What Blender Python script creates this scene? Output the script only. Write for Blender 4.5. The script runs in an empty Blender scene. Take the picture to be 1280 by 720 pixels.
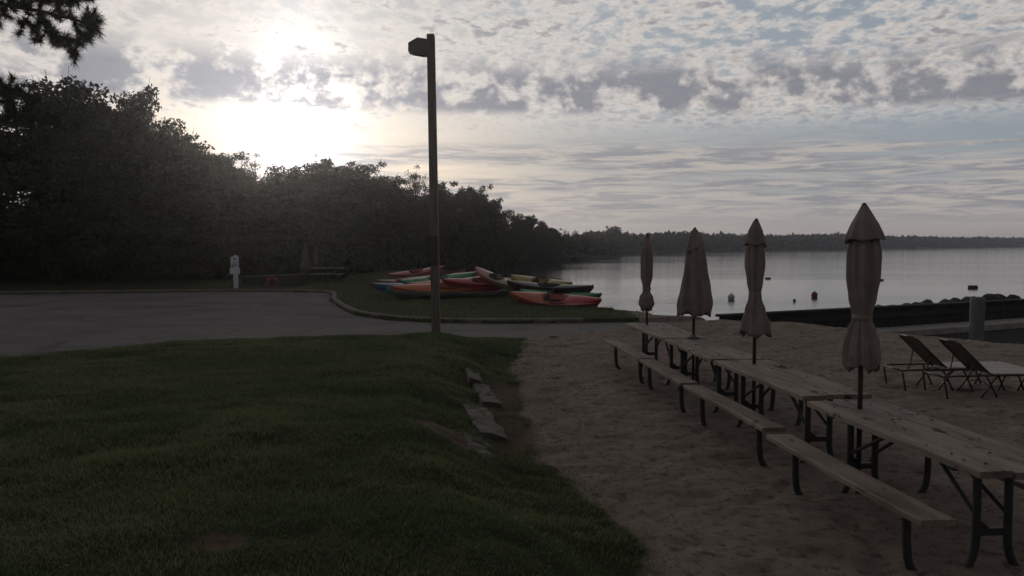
import bpy, math, random
import numpy as np
from mathutils import Vector, Matrix, Euler

random.seed(7)
rng = np.random.default_rng(7)
PI = math.pi
scn = bpy.context.scene
col = scn.collection

# ------------------------------------------------------------------ camera
F, CX, CY = 1050.0, 640.0, 360.0
H = 2.2
PITCH = math.atan(56.0 / F)
cam = bpy.data.cameras.new('camera')
cam.sensor_width = 36.0
cam.lens = 36.0 * F / 1280.0
cam.clip_start = 0.05
cam.clip_end = 6000
co = bpy.data.objects.new('camera', cam)
col.objects.link(co)
co.location = (0, 0, H)
co.rotation_euler = (PI / 2 - PITCH, 0, 0)
scn.camera = co

def ray(px, py):
    x, y = (px - CX) / F, (CY - py) / F
    c, s = math.cos(PITCH), math.sin(PITCH)
    return Vector((x, c + y * s, -s + y * c))
def at_z(px, py, z=0.0):
    d = ray(px, py); t = (z - H) / d.z
    return Vector((d.x * t, d.y * t, z))
def at_y(px, py, Y):
    d = ray(px, py); t = Y / d.y
    return Vector((d.x * t, Y, H + d.z * t))

# ------------------------------------------------------------------ mesh helpers
class MB:
    def __init__(s):
        s.v, s.f = [], []
    def add(s, vs, fs):
        o = len(s.v)
        s.v += [tuple(v) for v in vs]
        s.f += [tuple(i + o for i in f) for f in fs]
    def box(s, c, size, rot=None, bev=0.0):
        hx, hy, hz = size[0] / 2, size[1] / 2, size[2] / 2
        b = min(bev, hx * .9, hy * .9, hz * .9)
        R = rot if rot is not None else Matrix.Identity(3)
        c = Vector(c)
        if b <= 0:
            p = [(-hx,-hy,-hz),(hx,-hy,-hz),(hx,hy,-hz),(-hx,hy,-hz),(-hx,-hy,hz),(hx,-hy,hz),(hx,hy,hz),(-hx,hy,hz)]
            f = [(0,3,2,1),(4,5,6,7),(0,1,5,4),(1,2,6,5),(2,3,7,6),(3,0,4,7)]
        else:
            p, f = [], []
            def ring(x, y, z):
                o = len(p); p.extend([(-x,-y,z),(x,-y,z),(x,y,z),(-x,y,z)]); return o
            r0 = ring(hx-b, hy-b, -hz); r1 = ring(hx, hy, -hz+b); r2 = ring(hx, hy, hz-b); r3 = ring(hx-b, hy-b, hz)
            f.append((r0+3, r0+2, r0+1, r0)); f.append((r3, r3+1, r3+2, r3+3))
            for a, c2 in ((r0, r1), (r1, r2), (r2, r3)):
                for k in range(4):
                    f.append((a+k, a+(k+1)%4, c2+(k+1)%4, c2+k))
        s.add([c + R @ Vector(q) for q in p], f)
    def tube(s, pts, rad, n=8, cap=True, flat=None):
        pts = [Vector(p) for p in pts]
        if not isinstance(rad, (list, tuple)): rad = [rad] * len(pts)
        rings = []
        up = None
        for i, p in enumerate(pts):
            a = pts[max(i - 1, 0)]; b = pts[min(i + 1, len(pts) - 1)]
            t = (b - a).normalized()
            if up is None:
                up = Vector((0, 0, 1)) if abs(t.z) < .9 else Vector((1, 0, 0))
            x = t.cross(up)
            if x.length < 1e-4: x = t.cross(Vector((0, 1, 0)))
            x.normalize(); y = x.cross(t).normalized(); up = y
            rr = []
            for k in range(n):
                an = 2 * PI * (k + .5) / n
                fx, fy = (1, 1) if flat is None else flat
                rr.append(p + x * math.cos(an) * rad[i] * fx + y * math.sin(an) * rad[i] * fy)
            rings.append(rr)
        vs = [v for r in rings for v in r]
        fs = []
        for i in range(len(pts) - 1):
            for k in range(n):
                fs.append((i*n+k, i*n+(k+1)%n, (i+1)*n+(k+1)%n, (i+1)*n+k))
        if cap:
            fs.append(tuple(range(n))[::-1]); fs.append(tuple((len(pts)-1)*n + k for k in range(n)))
        s.add(vs, fs)
    def lathe(s, prof, n=24, c=(0,0,0), rf=None):
        c = Vector(c); vs, fs = [], []
        for i, (r, z) in enumerate(prof):
            for k in range(n):
                a = 2 * PI * k / n
                q = r if rf is None else rf(r, z, a)
                vs.append(c + Vector((q * math.cos(a), q * math.sin(a), z)))
        for i in range(len(prof) - 1):
            for k in range(n):
                fs.append((i*n+k, i*n+(k+1)%n, (i+1)*n+(k+1)%n, (i+1)*n+k))
        s.add(vs, fs)
    def build(s, name, mat, parent=None, smooth=False):
        me = bpy.data.meshes.new(name)
        me.from_pydata([tuple(v) for v in s.v], [], s.f)
        me.update()
        if smooth:
            me.polygons.foreach_set('use_smooth', [True] * len(me.polygons))
        return link(name, me, mat, parent)

def link(name, me, mat, parent=None):
    if mat is not None: me.materials.append(mat)
    o = bpy.data.objects.new(name, me)
    col.objects.link(o)
    if parent is not None: o.parent = parent
    return o

def np_mesh(name, V, Fc, mat, parent=None, smooth=False, attrs=None):
    V = np.asarray(V, np.float32); Fc = np.asarray(Fc, np.int32)
    k = Fc.shape[1]
    me = bpy.data.meshes.new(name)
    me.vertices.add(len(V)); me.vertices.foreach_set('co', V.ravel())
    me.loops.add(Fc.size); me.loops.foreach_set('vertex_index', Fc.ravel())
    me.polygons.add(len(Fc))
    me.polygons.foreach_set('loop_start', np.arange(0, Fc.size, k, dtype=np.int32))
    me.polygons.foreach_set('use_smooth', np.full(len(Fc), smooth))
    me.update(calc_edges=True)
    if attrs:
        for an, arr in attrs.items():
            a = me.attributes.new(an, 'FLOAT', 'POINT')
            a.data.foreach_set('value', np.asarray(arr, np.float32))
    return link(name, me, mat, parent)

def tag(o, label=None, cat=None, group=None, kind=None):
    if label: o['label'] = label
    if cat: o['category'] = cat
    if group: o['group'] = group
    if kind: o['kind'] = kind
    return o
def empty(name, loc=(0,0,0), rz=0.0):
    o = bpy.data.objects.new(name, None)
    col.objects.link(o)
    o.location = loc; o.rotation_euler = (0, 0, rz)
    return o
def copy_tree(o, parent=None):
    c = o.copy(); col.objects.link(c)
    if parent is not None: c.parent = parent
    for ch in [x for x in col.objects if x.parent is o]:
        copy_tree(ch, c)
    return c

# ------------------------------------------------------------------ materials
class NT:
    def __init__(s, m):
        s.t = m.node_tree; s.n = s.t.nodes; s.l = s.t.links
    def new(s, kind, **kw):
        n = s.n.new(kind)
        for k, v in kw.items():
            if k.startswith('i_'):
                key = k[2:]
                n.inputs[int(key) if key.isdigit() else key.replace('_', ' ')].default_value = v
            else: setattr(n, k, v)
        return n
    def link(s, a, b): s.l.new(a, b)
    def val(s, sock, x):
        if hasattr(x, 'is_output') or hasattr(x, 'links'): s.l.new(x, sock)
        else: sock.default_value = x
    def math(s, op, a, b=None, c=None, clamp=False):
        n = s.n.new('ShaderNodeMath'); n.operation = op; n.use_clamp = clamp
        s.val(n.inputs[0], a)
        if b is not None: s.val(n.inputs[1], b)
        if c is not None: s.val(n.inputs[2], c)
        return n.outputs[0]
    def mix(s, fac, a, b):
        n = s.n.new('ShaderNodeMix'); n.data_type = 'RGBA'
        s.val(n.inputs['Factor'], fac)
        for i, x in ((6, a), (7, b)):
            if isinstance(x, tuple): n.inputs[i].default_value = (x[0], x[1], x[2], 1)
            else: s.l.new(x, n.inputs[i])
        return n.outputs[2]
    def mixf(s, fac, a, b):
        n = s.n.new('ShaderNodeMix'); n.data_type = 'FLOAT'
        s.val(n.inputs[0], fac); s.val(n.inputs[2], a); s.val(n.inputs[3], b)
        return n.outputs[0]
    def ss(s, x, lo, hi, a=0.0, b=1.0):
        n = s.n.new('ShaderNodeMapRange'); n.interpolation_type = 'SMOOTHSTEP'
        s.val(n.inputs[0], x)
        n.inputs[1].default_value = lo; n.inputs[2].default_value = hi
        n.inputs[3].default_value = a; n.inputs[4].default_value = b
        return n.outputs[0]
    def noise(s, vec=None, scale=5.0, detail=3.0, rough=.55, dist=0.0, out=0):
        n = s.n.new('ShaderNodeTexNoise')
        n.inputs['Scale'].default_value = scale; n.inputs['Detail'].default_value = detail
        n.inputs['Roughness'].default_value = rough; n.inputs['Distortion'].default_value = dist
        if vec is not None: s.l.new(vec, n.inputs['Vector'])
        return n.outputs[out]
    def mapping(s, vec, scale=(1,1,1), rot=(0,0,0), loc=(0,0,0)):
        n = s.n.new('ShaderNodeMapping')
        s.l.new(vec, n.inputs[0])
        n.inputs['Location'].default_value = loc; n.inputs['Rotation'].default_value = rot; n.inputs['Scale'].default_value = scale
        return n.outputs[0]

def new_mat(name):
    m = bpy.data.materials.new(name); m.use_nodes = True
    t = NT(m)
    b = t.n['Principled BSDF']
    return m, t, b

def simple(name, c1, c2=None, scale=6.0, rough=.7, bump=0.0, bscale=40.0, coord='Object', spec=.3, stretch=(1,1,1), metal=0.0, detail=5.0):
    m, t, b = new_mat(name)
    tc = t.new('ShaderNodeTexCoord')
    v = t.mapping(tc.outputs[coord], stretch)
    oi = t.new('ShaderNodeObjectInfo')
    off = t.new('ShaderNodeVectorMath', operation='ADD')
    t.link(v, off.inputs[0]); 
    cmb = t.new('ShaderNodeCombineXYZ')
    r = t.math('MULTIPLY', oi.outputs['Random'], 37.0)
    t.link(r, cmb.inputs[0]); t.link(r, cmb.inputs[1]); t.link(cmb.outputs[0], off.inputs[1])
    v = off.outputs[0]
    n1 = t.noise(v, scale, detail, .6)
    c2 = c2 or tuple(x * .7 for x in c1)
    f = t.ss(n1, .3, .7)
    t.link(t.mix(f, c1, c2), b.inputs['Base Color'])
    t.val(b.inputs['Roughness'], t.mixf(n1, max(rough - .12, .03), min(rough + .12, 1)))
    b.inputs['Specular IOR Level'].default_value = spec
    b.inputs['Metallic'].default_value = metal
    if bump > 0:
        bp = t.new('ShaderNodeBump'); bp.inputs['Distance'].default_value = .01
        bp.inputs['Strength'].default_value = bump
        t.link(t.noise(v, bscale, 4, .6), bp.inputs['Height'])
        t.link(bp.outputs[0], b.inputs['Normal'])
    return m

def wood_mat(name, c1, c2, knots=True):
    """weathered planks, grain along local Y"""
    m, t, b = new_mat(name)
    tc = t.new('ShaderNodeTexCoord'); oi = t.new('ShaderNodeObjectInfo')
    cmb = t.new('ShaderNodeCombineXYZ'); r = t.math('MULTIPLY', oi.outputs['Random'], 53.0)
    for k in range(3): t.link(r, cmb.inputs[k])
    add = t.new('ShaderNodeVectorMath', operation='ADD')
    t.link(tc.outputs['Object'], add.inputs[0]); t.link(cmb.outputs[0], add.inputs[1])
    v = add.outputs[0]
    g = t.noise(t.mapping(v, (70, 2.2, 70)), 1.0, 6, .65, .6)
    big = t.noise(t.mapping(v, (6, 1.2, 6)), 1.0, 4, .6)
    c = t.mix(t.ss(g, .3, .72), c1, c2)
    c = t.mix(t.ss(big, .35, .75), c, tuple(x * .55 for x in c2))
    # stains with a shape of their own
    st = t.noise(t.mapping(v, (9, 4.0, 9), loc=(3.1, 7.7, 0)), 1.0, 2, .5)
    c = t.mix(t.ss(st, .64, .71), c, (.035, .028, .025))
    t.link(c, b.inputs['Base Color'])
    t.val(b.inputs['Roughness'], t.mixf(g, .55, .85))
    b.inputs['Specular IOR Level'].default_value = .25
    bp = t.new('ShaderNodeBump'); bp.inputs['Strength'].default_value = .5; bp.inputs['Distance'].default_value = .004
    t.link(g, bp.inputs['Height']); t.link(bp.outputs[0], b.inputs['Normal'])
    return m

M = {}
M['table_wood'] = wood_mat('weathered_table_wood', (.265, .208, .172), (.165, .128, .106))
M['post_wood'] = simple('lamp_post_wood', (.17, .145, .13), (.11, .095, .085), 3, .8, .5, 30, stretch=(6, 6, .6))
M['frame_metal'] = simple('painted_frame_steel', (.022, .026, .032), (.035, .03, .028), 8, .55, .2, 60, spec=.4)
M['fabric'] = simple('umbrella_fabric', (.262, .218, .198), (.185, .156, .143), 5, .92, .25, 220, spec=.08)
M['fabric_dim'] = simple('worn_fabric', (.13, .115, .108), (.095, .084, .08), 5, .92, .2, 200, spec=.08)
M['fabric_dark'] = simple('umbrella_cap_fabric', (.10, .08, .075), (.14, .11, .1), 5, .9, .2, 200, spec=.1)
M['pole'] = simple('umbrella_pole_paint', (.05, .035, .03), (.03, .025, .022), 9, .45, 0, spec=.4)
M['concrete'] = simple('old_concrete', (.33, .31, .29), (.22, .205, .195), 2.4, .9, .5, 35)
M['slab'] = simple('worn_slab_concrete', (.10, .089, .082), (.055, .048, .043), 5, .92, .6, 30)
M['kerb'] = simple('kerb_concrete', (.16, .14, .125), (.10, .088, .08), 3, .9, .4, 30)
M['seawall'] = simple('dark_bulkhead_timber', (.035, .031, .03), (.02, .019, .019), 3, .85, .5, 25, stretch=(1, 1, .25))
M['piling'] = simple('grey_piling', (.16, .165, .16), (.11, .115, .11), 4, .85, .4, 30, stretch=(2, 2, .4))
M['rock'] = simple('riprap_rock', (.075, .07, .068), (.035, .034, .034), 3, .9, .8, 9)
M['sling'] = simple('lounger_strap_vinyl', (.06, .042, .033), (.042, .03, .025), 8, .5, .1, 80, spec=.35)
M['sling_skylit'] = simple('lounger_seat_vinyl_skylit', (.30, .26, .24), (.24, .21, .195), 6, .55, .1, 80, spec=.35)  # same straps as the back, grazing sky reflection put into a paler colour
M['lounge_frame'] = simple('lounger_frame_paint', (.028, .022, .02), (.04, .03, .026), 9, .45, 0, spec=.4)
M['white_paint'] = simple('sign_post_white', (.62, .63, .66), (.5, .5, .53), 6, .6, .1, 40)
M['sign_white'] = simple('sign_plate_white', (.66, .68, .74), (.58, .6, .66), 9, .5)
M['sign_ink'] = simple('sign_ink', (.03, .03, .05), (.045, .045, .06), 9, .6)
M['sign_dark'] = simple('dark_sign_plate', (.035, .03, .03), (.05, .038, .035), 9, .6)
M['sign_text'] = simple('faded_sign_print', (.11, .095, .09), (.08, .07, .068), 12, .7)
M['lens'] = simple('lamp_lens', (.25, .25, .24), (.2, .2, .2), 9, .35)
M['lamp_box'] = simple('lamp_housing', (.15, .13, .12), (.11, .096, .09), 4, .6, .2, 40)
M['ring_red'] = simple('lifebuoy_orange', (.20, .045, .03), (.15, .035, .025), 8, .6)
M['fence'] = simple('dark_fence_boards', (.05, .042, .036), (.03, .026, .023), 4, .85, .4, 30, stretch=(6, 6, .5))
M['fence_rail'] = simple('grey_fence_rail', (.20, .185, .17), (.14, .13, .12), 5, .8, .3, 30)
M['buoy_white'] = simple('buoy_white', (.5, .49, .47), (.38, .37, .36), 6, .5)
M['buoy_red'] = simple('buoy_red', (.20, .06, .045), (.14, .045, .035), 6, .5)
M['buoy_dark'] = simple('float_dark', (.035, .035, .038), (.055, .05, .05), 6, .6)
M['bark'] = simple('bark', (.06, .045, .035), (.035, .028, .022), 3, .95, .8, 14, stretch=(3, 3, .6))
M['dead_leaf'] = simple('dead_leaf', (.06, .035, .022), (.035, .022, .016), 9, .8)

def leaf_mat(name, c1, c2, rough=.6, thin=0):
    m, t, b = new_mat(name)
    a = t.new('ShaderNodeAttribute', attribute_name='rnd')
    t.link(t.mix(a.outputs['Fac'], c1, c2), b.inputs['Base Color'])
    b.inputs['Roughness'].default_value = rough
    b.inputs['Specular IOR Level'].default_value = .2
    if thin > 0:                         # thin blades let light through
        tl_ = t.new('ShaderNodeBsdfTranslucent'); mx = t.new('ShaderNodeMixShader'); mx.inputs[0].default_value = thin
        sc_ = t.new('ShaderNodeVectorMath', operation='MULTIPLY'); t.link(b.inputs['Base Color'].links[0].from_socket, sc_.inputs[0]); sc_.inputs[1].default_value = (1.35, 1.30, 1.05)
        t.link(sc_.outputs[0], tl_.inputs[0]); t.link(b.outputs[0], mx.inputs[1]); t.link(tl_.outputs[0], mx.inputs[2])
        t.link(mx.outputs[0], t.n['Material Output'].inputs[0])
    return m
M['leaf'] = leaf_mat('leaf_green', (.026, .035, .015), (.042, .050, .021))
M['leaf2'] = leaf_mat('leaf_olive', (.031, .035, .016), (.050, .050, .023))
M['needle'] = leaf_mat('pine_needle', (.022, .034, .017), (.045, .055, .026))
M['grass'] = leaf_mat('grass_blade', (.052, .090, .042), (.152, .168, .098), .5, .4)

def plastic(name, c1, c2, split=None, rough=.24):
    """rotomoulded hull: colour runs from c1 (bow) to c2 (stern) along local X"""
    m, t, b = new_mat(name)
    tc = t.new('ShaderNodeTexCoord')
    n = t.noise(tc.outputs['Object'], 4, 4, .6)
    if split:
        sx = t.new('ShaderNodeSeparateXYZ'); t.link(tc.outputs['Object'], sx.inputs[0])
        x = t.math('ADD', sx.outputs[0], t.math('MULTIPLY', t.math('SUBTRACT', n, .5), .5))
        c = t.mix(t.ss(x, split[0], split[1]), c1, c2)
    else:
        c = t.mix(t.ss(n, .3, .7), c1, c2)
    sc = t.noise(t.mapping(tc.outputs['Object'], (1.5, 22, 22)), 1.0, 5, .7)
    c = t.mix(t.math('MULTIPLY', t.ss(sc, .6, .75), .35), c, (.2, .18, .17))
    t.link(c, b.inputs['Base Color'])
    t.val(b.inputs['Roughness'], t.mixf(sc, rough - .08, rough + .2))
    b.inputs['Specular IOR Level'].default_value = .45
    return m

# ------------------------------------------------------------------ terrain
WZ = -0.6                                             # water level
def xs_of(y):      # where lawn gives way to sand
    return np.interp(y, [0, 3, 5.55, 7.8, 10, 13, 16, 19, 22], [2.4, 1.6, .95, .42, .12, -.02, .1, .25, .3])
RN = [(-60, -6), (-25, 6), (-14, 11.2), (-9.3, 15.0), (-6.4, 18.2), (-4, 19.2), (-1.75, 19.75), (.3, 19.4), (1.6, 20.1), (3, 21.0), (4.6, 21.6), (6.0, 22.2)]
RFAR = [(-60, 33), (-22, 36.0), (-12.5, 38.0), (-8.6, 37.6), (-7.7, 36.2), (-6.9, 32.0), (-5.5, 27.6), (-4.7, 25.5), (-3.6, 24.0), (-2.2, 23.15), (0, 22.9), (2.0, 23.2), (4.2, 23.6), (6.0, 24.0)]
def rn_y(x): return np.interp(x, [p[0] for p in RN], [p[1] for p in RN])
SHORE = [(-400, -60), (60, -60), (60, 6), (22, 12), (17.9, 28.7), (17.4, 28.6), (6.4, 22.9), (6.6, 24.2), (4.6, 27.0), (3.2, 28.2), (1.8, 31.5), (0.2, 40), (-.6, 50), (-3.5, 57), (-6.5, 63), (-7, 76), (-5, 92),
         (-2.2, 112), (5, 128), (12, 140), (17.5, 147), (20, 151), (15, 157), (14, 185), (22, 225), (37, 248), (77, 312), (168, 425), (395, 660), (900, 1000), (900, 1500), (-400, 1500)]
def seg_dist(x, y, P):
    d = np.full(x.shape, 1e9)
    for (ax, ay), (bx, by) in zip(P[:-1], P[1:]):
        vx, vy = bx - ax, by - ay
        L = vx * vx + vy * vy + 1e-9
        t = np.clip(((x - ax) * vx + (y - ay) * vy) / L, 0, 1)
        d = np.minimum(d, np.hypot(x - ax - t * vx, y - ay - t * vy))
    return d
def inside(x, y, P):
    r = np.zeros(x.shape, bool)
    for (ax, ay), (bx, by) in zip(P, P[1:] + P[:1]):
        if ay == by: continue
        c = ((ay > y) != (by > y)) & (x < (bx - ax) * (y - ay) / (by - ay) + ax)
        r ^= c
    return r
def smooth(t):
    t = np.clip(t, 0, 1); return t * t * (3 - 2 * t)
def vnoise(x, y, seed=0):
    xi, yi = np.floor(x).astype(np.int64), np.floor(y).astype(np.int64)
    fx, fy = x - xi, y - yi
    fx, fy = fx * fx * (3 - 2 * fx), fy * fy * (3 - 2 * fy)
    def h(a, b):
        n = (a * 374761393 + b * 668265263 + seed * 974711) & 0x7fffffff
        n = ((n ^ (n >> 13)) * 1274126177) & 0x7fffffff
        return ((n ^ (n >> 16)) & 0xffff) / 65535.0
    return (h(xi, yi) * (1 - fx) + h(xi + 1, yi) * fx) * (1 - fy) + (h(xi, yi + 1) * (1 - fx) + h(xi + 1, yi + 1) * fx) * fy
def fbm(x, y, o=4, seed=0):
    s, a, t = 0, 1.0, 0
    for i in range(o):
        s = s + a * vnoise(x * 2 ** i, y * 2 ** i, seed + i); t += a; a *= .5
    return s / t
ROADPOLY = RN + RFAR[::-1]
def PE(x):         # far edge of the beach plateau, before the drop to the wall
    return np.interp(x, [5, 6.3, 7.4, 8.9, 11.1, 16, 30], [24, 22.6, 21.6, 20.5, 18.3, 14.0, 4])

WALL_A, WALL_B = Vector((5.55, 22.35, 0)), Vector((18.0, 28.85, 0))
WD = (WALL_B - WALL_A).normalized(); WN = Vector((WD.y, -WD.x, 0))      # WN faces the camera side

def height(x, y, detail=True):
    x = np.asarray(x, float); y = np.asarray(y, float)
    ins = inside(x, y, SHORE); d = seg_dist(x, y, SHORE)
    road = inside(x, y, ROADPOLY)
    # sand/base
    z = np.zeros(x.shape)
    z += .20 * np.exp(-((x - 5.4) ** 2 + (y - 21.6) ** 2) / 3.2 ** 2)
    xs = xs_of(y) + (fbm(x * 1.3, y * 1.3, 3, 5) - .5) * .5
    g = smooth((xs - x) / 1.7)
    toroad = rn_y(x) - y
    mound = (.36 * smooth(toroad / 3.2) + .16 * smooth((toroad - 3) / 11)) * g
    mound *= (1 + .25 * (fbm(x * .5, y * .5, 3, 9) - .5))
    front = toroad > 0
    z = np.where(front, z + mound, z)
    # island + far land behind the road
    dr = seg_dist(x, y, RFAR)
    isl = (~front) & (~road)
    zi = .10 + .30 * smooth(dr / 14.0) + .05 * (fbm(x * .6, y * .6, 3, 3) - .5) * smooth(dr / 2)
    zi = np.where(x > 3.2, np.minimum(zi, .10 + .0 * x), zi)
    zi = np.where(x > 4.2, z, zi)
    z = np.where(isl, zi, z)
    z = np.where(y > 75, -.25 + .4 * fbm(x * .05, y * .05, 2, 4), z)
    if detail:
        sandy = (1 - g) * front
        z = z + sandy * ((fbm(x * 2.2, y * 2.2, 3, 21) - .5) * .04 + (fbm(x * 6, y * 6, 3, 31) - .5) * .05) * smooth((x - xs + .3) / .8)
        # footprints
        z = z - sandy * .03 * smooth((vnoise(x * 4.1, y * 3.6, 77) - .66) / .2)
        z = z + g * front * (fbm(x * 2.0, y * 2.0, 3, 41) - .5) * .09
    # drop by the wall
    drop = smooth((y - PE(x)) / .5) * (x > 6.0) * ((x - WALL_A.x) * WN.x + (y - WALL_A.y) * WN.y > -.3)
    drop = drop * smooth((x - 6.2) / 1.2)
    z = z * (1 - drop) + (-.50) * drop
    z = np.where(road, -.035, z)
    # shore
    bank = smooth(d / 1.3)
    zl = (WZ - .05) + (z - WZ + .05) * bank
    zl = np.where((drop > .5) | (road & (x < 5)), z, zl)
    zo = WZ - .05 - np.minimum(d * .25, 1.8)
    return np.where(ins, zl, zo)
def hz(x, y): return float(height(np.array([x]), np.array([y]), False)[0])

def axis(parts):
    out = []
    for a, b, s in parts:
        n = max(1, int(round((b - a) / s))); out += list(np.linspace(a, b, n, endpoint=False))
    out.append(parts[-1][1]); return np.array(out)
gx = axis([(-400, -60, 20), (-60, -12, .8), (-12, -4, .12), (-4, 9, .05), (9, 20, .14), (20, 60, 1.0), (60, 900, 20)])
gy = axis([(-60, 2.5, 3), (2.5, 15, .055), (15, 30, .09), (30, 50, .35), (50, 170, 1.5), (170, 400, 8), (400, 1500, 30)])
XX, YY = np.meshgrid(gx, gy)
ZZ = height(XX, YY)
nx, ny = len(gx), len(gy)
V = np.stack([XX.ravel(), YY.ravel(), ZZ.ravel()], 1)
ii = np.arange(nx - 1)[None, :] + np.arange(ny - 1)[:, None] * nx
Fc = np.stack([ii, ii + 1, ii + nx + 1, ii + nx], -1).reshape(-1, 4)
xf, yf = XX.ravel(), YY.ravel()
def sand_mask(x, y):
    xs = xs_of(y) + (fbm(x * 1.3, y * 1.3, 3, 5) - .5) * .5
    front = rn_y(x) - y > 0
    s = smooth((x - xs + .25) / .5) * front
    s = np.where((~front) & (x > 3.6), 1.0, s)
    return s
def dirt_mask(x, y):
    def blob(px, py, z, rx, ry):
        p = at_z(px, py, z)
        q = ((x - p.x) / rx) ** 2 + ((y - p.y) / ry) ** 2 + (fbm(x * 4, y * 4, 3, 51) - .5) * 1.6
        return smooth((1.1 - q) / .8)
    m = blob(560, 545, .3, .42, .5)
    m = np.maximum(m, blob(265, 682, .5, .22, .2))
    m = np.maximum(m, blob(625, 490, .1, .35, 1.6))
    m = np.maximum(m, .8 * blob(640, 540, .05, .3, 1.0))
    return m
def wet_mask(x, y):
    d = smooth((y - PE(x) - .1) / .4) * (x > 6.0)
    return d
SM = sand_mask(xf, yf)
sand_a, dirt_a, wet_a = SM, dirt_mask(xf, yf), wet_mask(xf, yf)
far_a = smooth((yf - 60) / 20)
m, t, b = new_mat('ground_soil')
tc = t.new('ShaderNodeTexCoord'); P = tc.outputs['Object']
def att(n): return t.new('ShaderNodeAttribute', attribute_name=n).outputs['Fac']
nf = t.noise(P, 9, 5, .65); nm = t.noise(P, 1.2, 4, .6); ng = t.noise(P, 90, 3, .7)
sandc = t.mix(t.ss(nm, .3, .7), (.29, .235, .20), (.215, .172, .146))
sandc = t.mix(t.ss(nf, .48, .68), sandc, (.13, .095, .078))
sandc = t.mix(t.ss(t.noise(P, 38, 3, .6), .66, .72), sandc, (.36, .30, .26))
sandc = t.mix(t.ss(ng, .62, .72), sandc, (.10, .075, .06))
grassc = t.mix(t.ss(nf, .3, .7), (.030, .045, .016), (.045, .05, .022))
dirtc = t.mix(t.ss(nf, .3, .7), (.13, .085, .062), (.07, .05, .04))
wv = t.noise(P, 5, 4, .7)
sa = t.ss(t.math('ADD', att('sand'), t.math('MULTIPLY', t.math('SUBTRACT', wv, .5), .9)), .35, .65)
c = t.mix(sa, grassc, sandc)
c = t.mix(att('dirt'), c, dirtc)
c = t.mix(att('wet'), c, (.028, .026, .025))
t.link(c, b.inputs['Base Color'])
b.inputs['Roughness'].default_value = .95; b.inputs['Specular IOR Level'].default_value = .1
bp = t.new('ShaderNodeBump'); bp.inputs['Strength'].default_value = 1.0; bp.inputs['Distance'].default_value = .05
t.link(t.math('ADD', t.noise(t.mapping(P, (1, .8, 1)), 16, 6, .72), t.math('MULTIPLY', ng, .25)), bp.inputs['Height'])
t.link(bp.outputs[0], b.inputs['Normal'])
g = np_mesh('ground', V, Fc, m, smooth=True, attrs={'sand': sand_a, 'dirt': dirt_a, 'wet': wet_a})
tag(g, kind='structure')

# water
m, t, b = new_mat('lake_water')
tc = t.new('ShaderNodeTexCoord'); P = tc.outputs['Object']
b.inputs['Base Color'].default_value = (.018, .024, .026, 1)
b.inputs['Roughness'].default_value = .06
b.inputs['IOR'].default_value = 1.33
bp = t.new('ShaderNodeBump'); bp.inputs['Distance'].default_value = .05
w1 = t.noise(t.mapping(P, (.5, 1.6, 1)), 1.0, 4, .55)
w2 = t.noise(t.mapping(P, (.02, .09, 1)), 1.0, 3, .5)
t.val(bp.inputs['Strength'], t.ss(w2, .35, .7, .2, .75))
t.link(w1, bp.inputs['Height'])
t.link(bp.outputs[0], b.inputs['Normal'])
wm = MB(); wm.add([(-400, 20.0, WZ), (1500, 20.0, WZ), (1500, 1800, WZ), (-400, 1800, WZ)], [(0, 1, 2, 3)])
tag(wm.build('water', m), kind='structure')

# road
m, t, b = new_mat('asphalt')
tc = t.new('ShaderNodeTexCoord'); P = tc.outputs['Object']
n1 = t.noise(P, .5, 4, .6); n2 = t.noise(P, 60, 3, .7); n3 = t.noise(t.mapping(P, (.25, 1.1, 1)), 1, 5, .65)
c = t.mix(t.ss(n1, .3, .7), (.15, .138, .14), (.115, .106, .108))
c = t.mix(t.ss(n2, .55, .7), c, (.13, .12, .12))
c = t.mix(t.math('MULTIPLY', t.ss(n3, .5, .7), .5), c, (.07, .065, .067))
sx = t.new('ShaderNodeSeparateXYZ'); t.link(P, sx.inputs[0])
sandy = t.ss(t.math('ADD', sx.outputs[0], t.math('MULTIPLY', t.noise(P, 1.2, 5, .65), 3.0)), 5.6, 8.0)
vc = t.new('ShaderNodeTexVoronoi', feature='DISTANCE_TO_EDGE'); vc.inputs['Scale'].default_value = .35
wv2 = t.noise(P, 1.1, 4, .6, out=1); va = t.new('ShaderNodeVectorMath', operation='MULTIPLY_ADD'); t.link(wv2, va.inputs[0]); va.inputs[1].default_value = (1.6, 1.6, 0); t.link(P, va.inputs[2]); t.link(va.outputs[0], vc.inputs['Vector'])
c = t.mix(t.ss(vc.outputs['Distance'],   .02, .005, 0, .4), c, (.03, .028, .028))
pt = t.noise(P, .22, 3, .5); c = t.mix(t.ss(pt, .56, .60, 0, .5), c, (.06, .056, .058))
c = t.mix(sandy, c, (.23, .18, .15))
t.link(c, b.inputs['Base Color']); b.inputs['Roughness'].default_value = .9; b.inputs['Specular IOR Level'].default_value = .2
bp = t.new('ShaderNodeBump'); bp.inputs['Strength'].default_value = .5; bp.inputs['Distance'].default_value = .01
t.link(n2, bp.inputs['Height']); t.link(bp.outputs[0], b.inputs['Normal'])
import bmesh
bm = bmesh.new()
vs = [bm.verts.new((x, y, 0.0)) for x, y in [(-60, -6.0)] + RN[1:] + RFAR[::-1]]
fa = bm.faces.new(vs); bmesh.ops.triangulate(bm, faces=[fa])
me = bpy.data.meshes.new('road'); bm.to_mesh(me); bm.free()
for p in me.polygons:
    pass
ro = link('road', me, m)
tag(ro, kind='structure')
if me.polygons[0].normal.z < 0: me.flip_normals()

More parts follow.
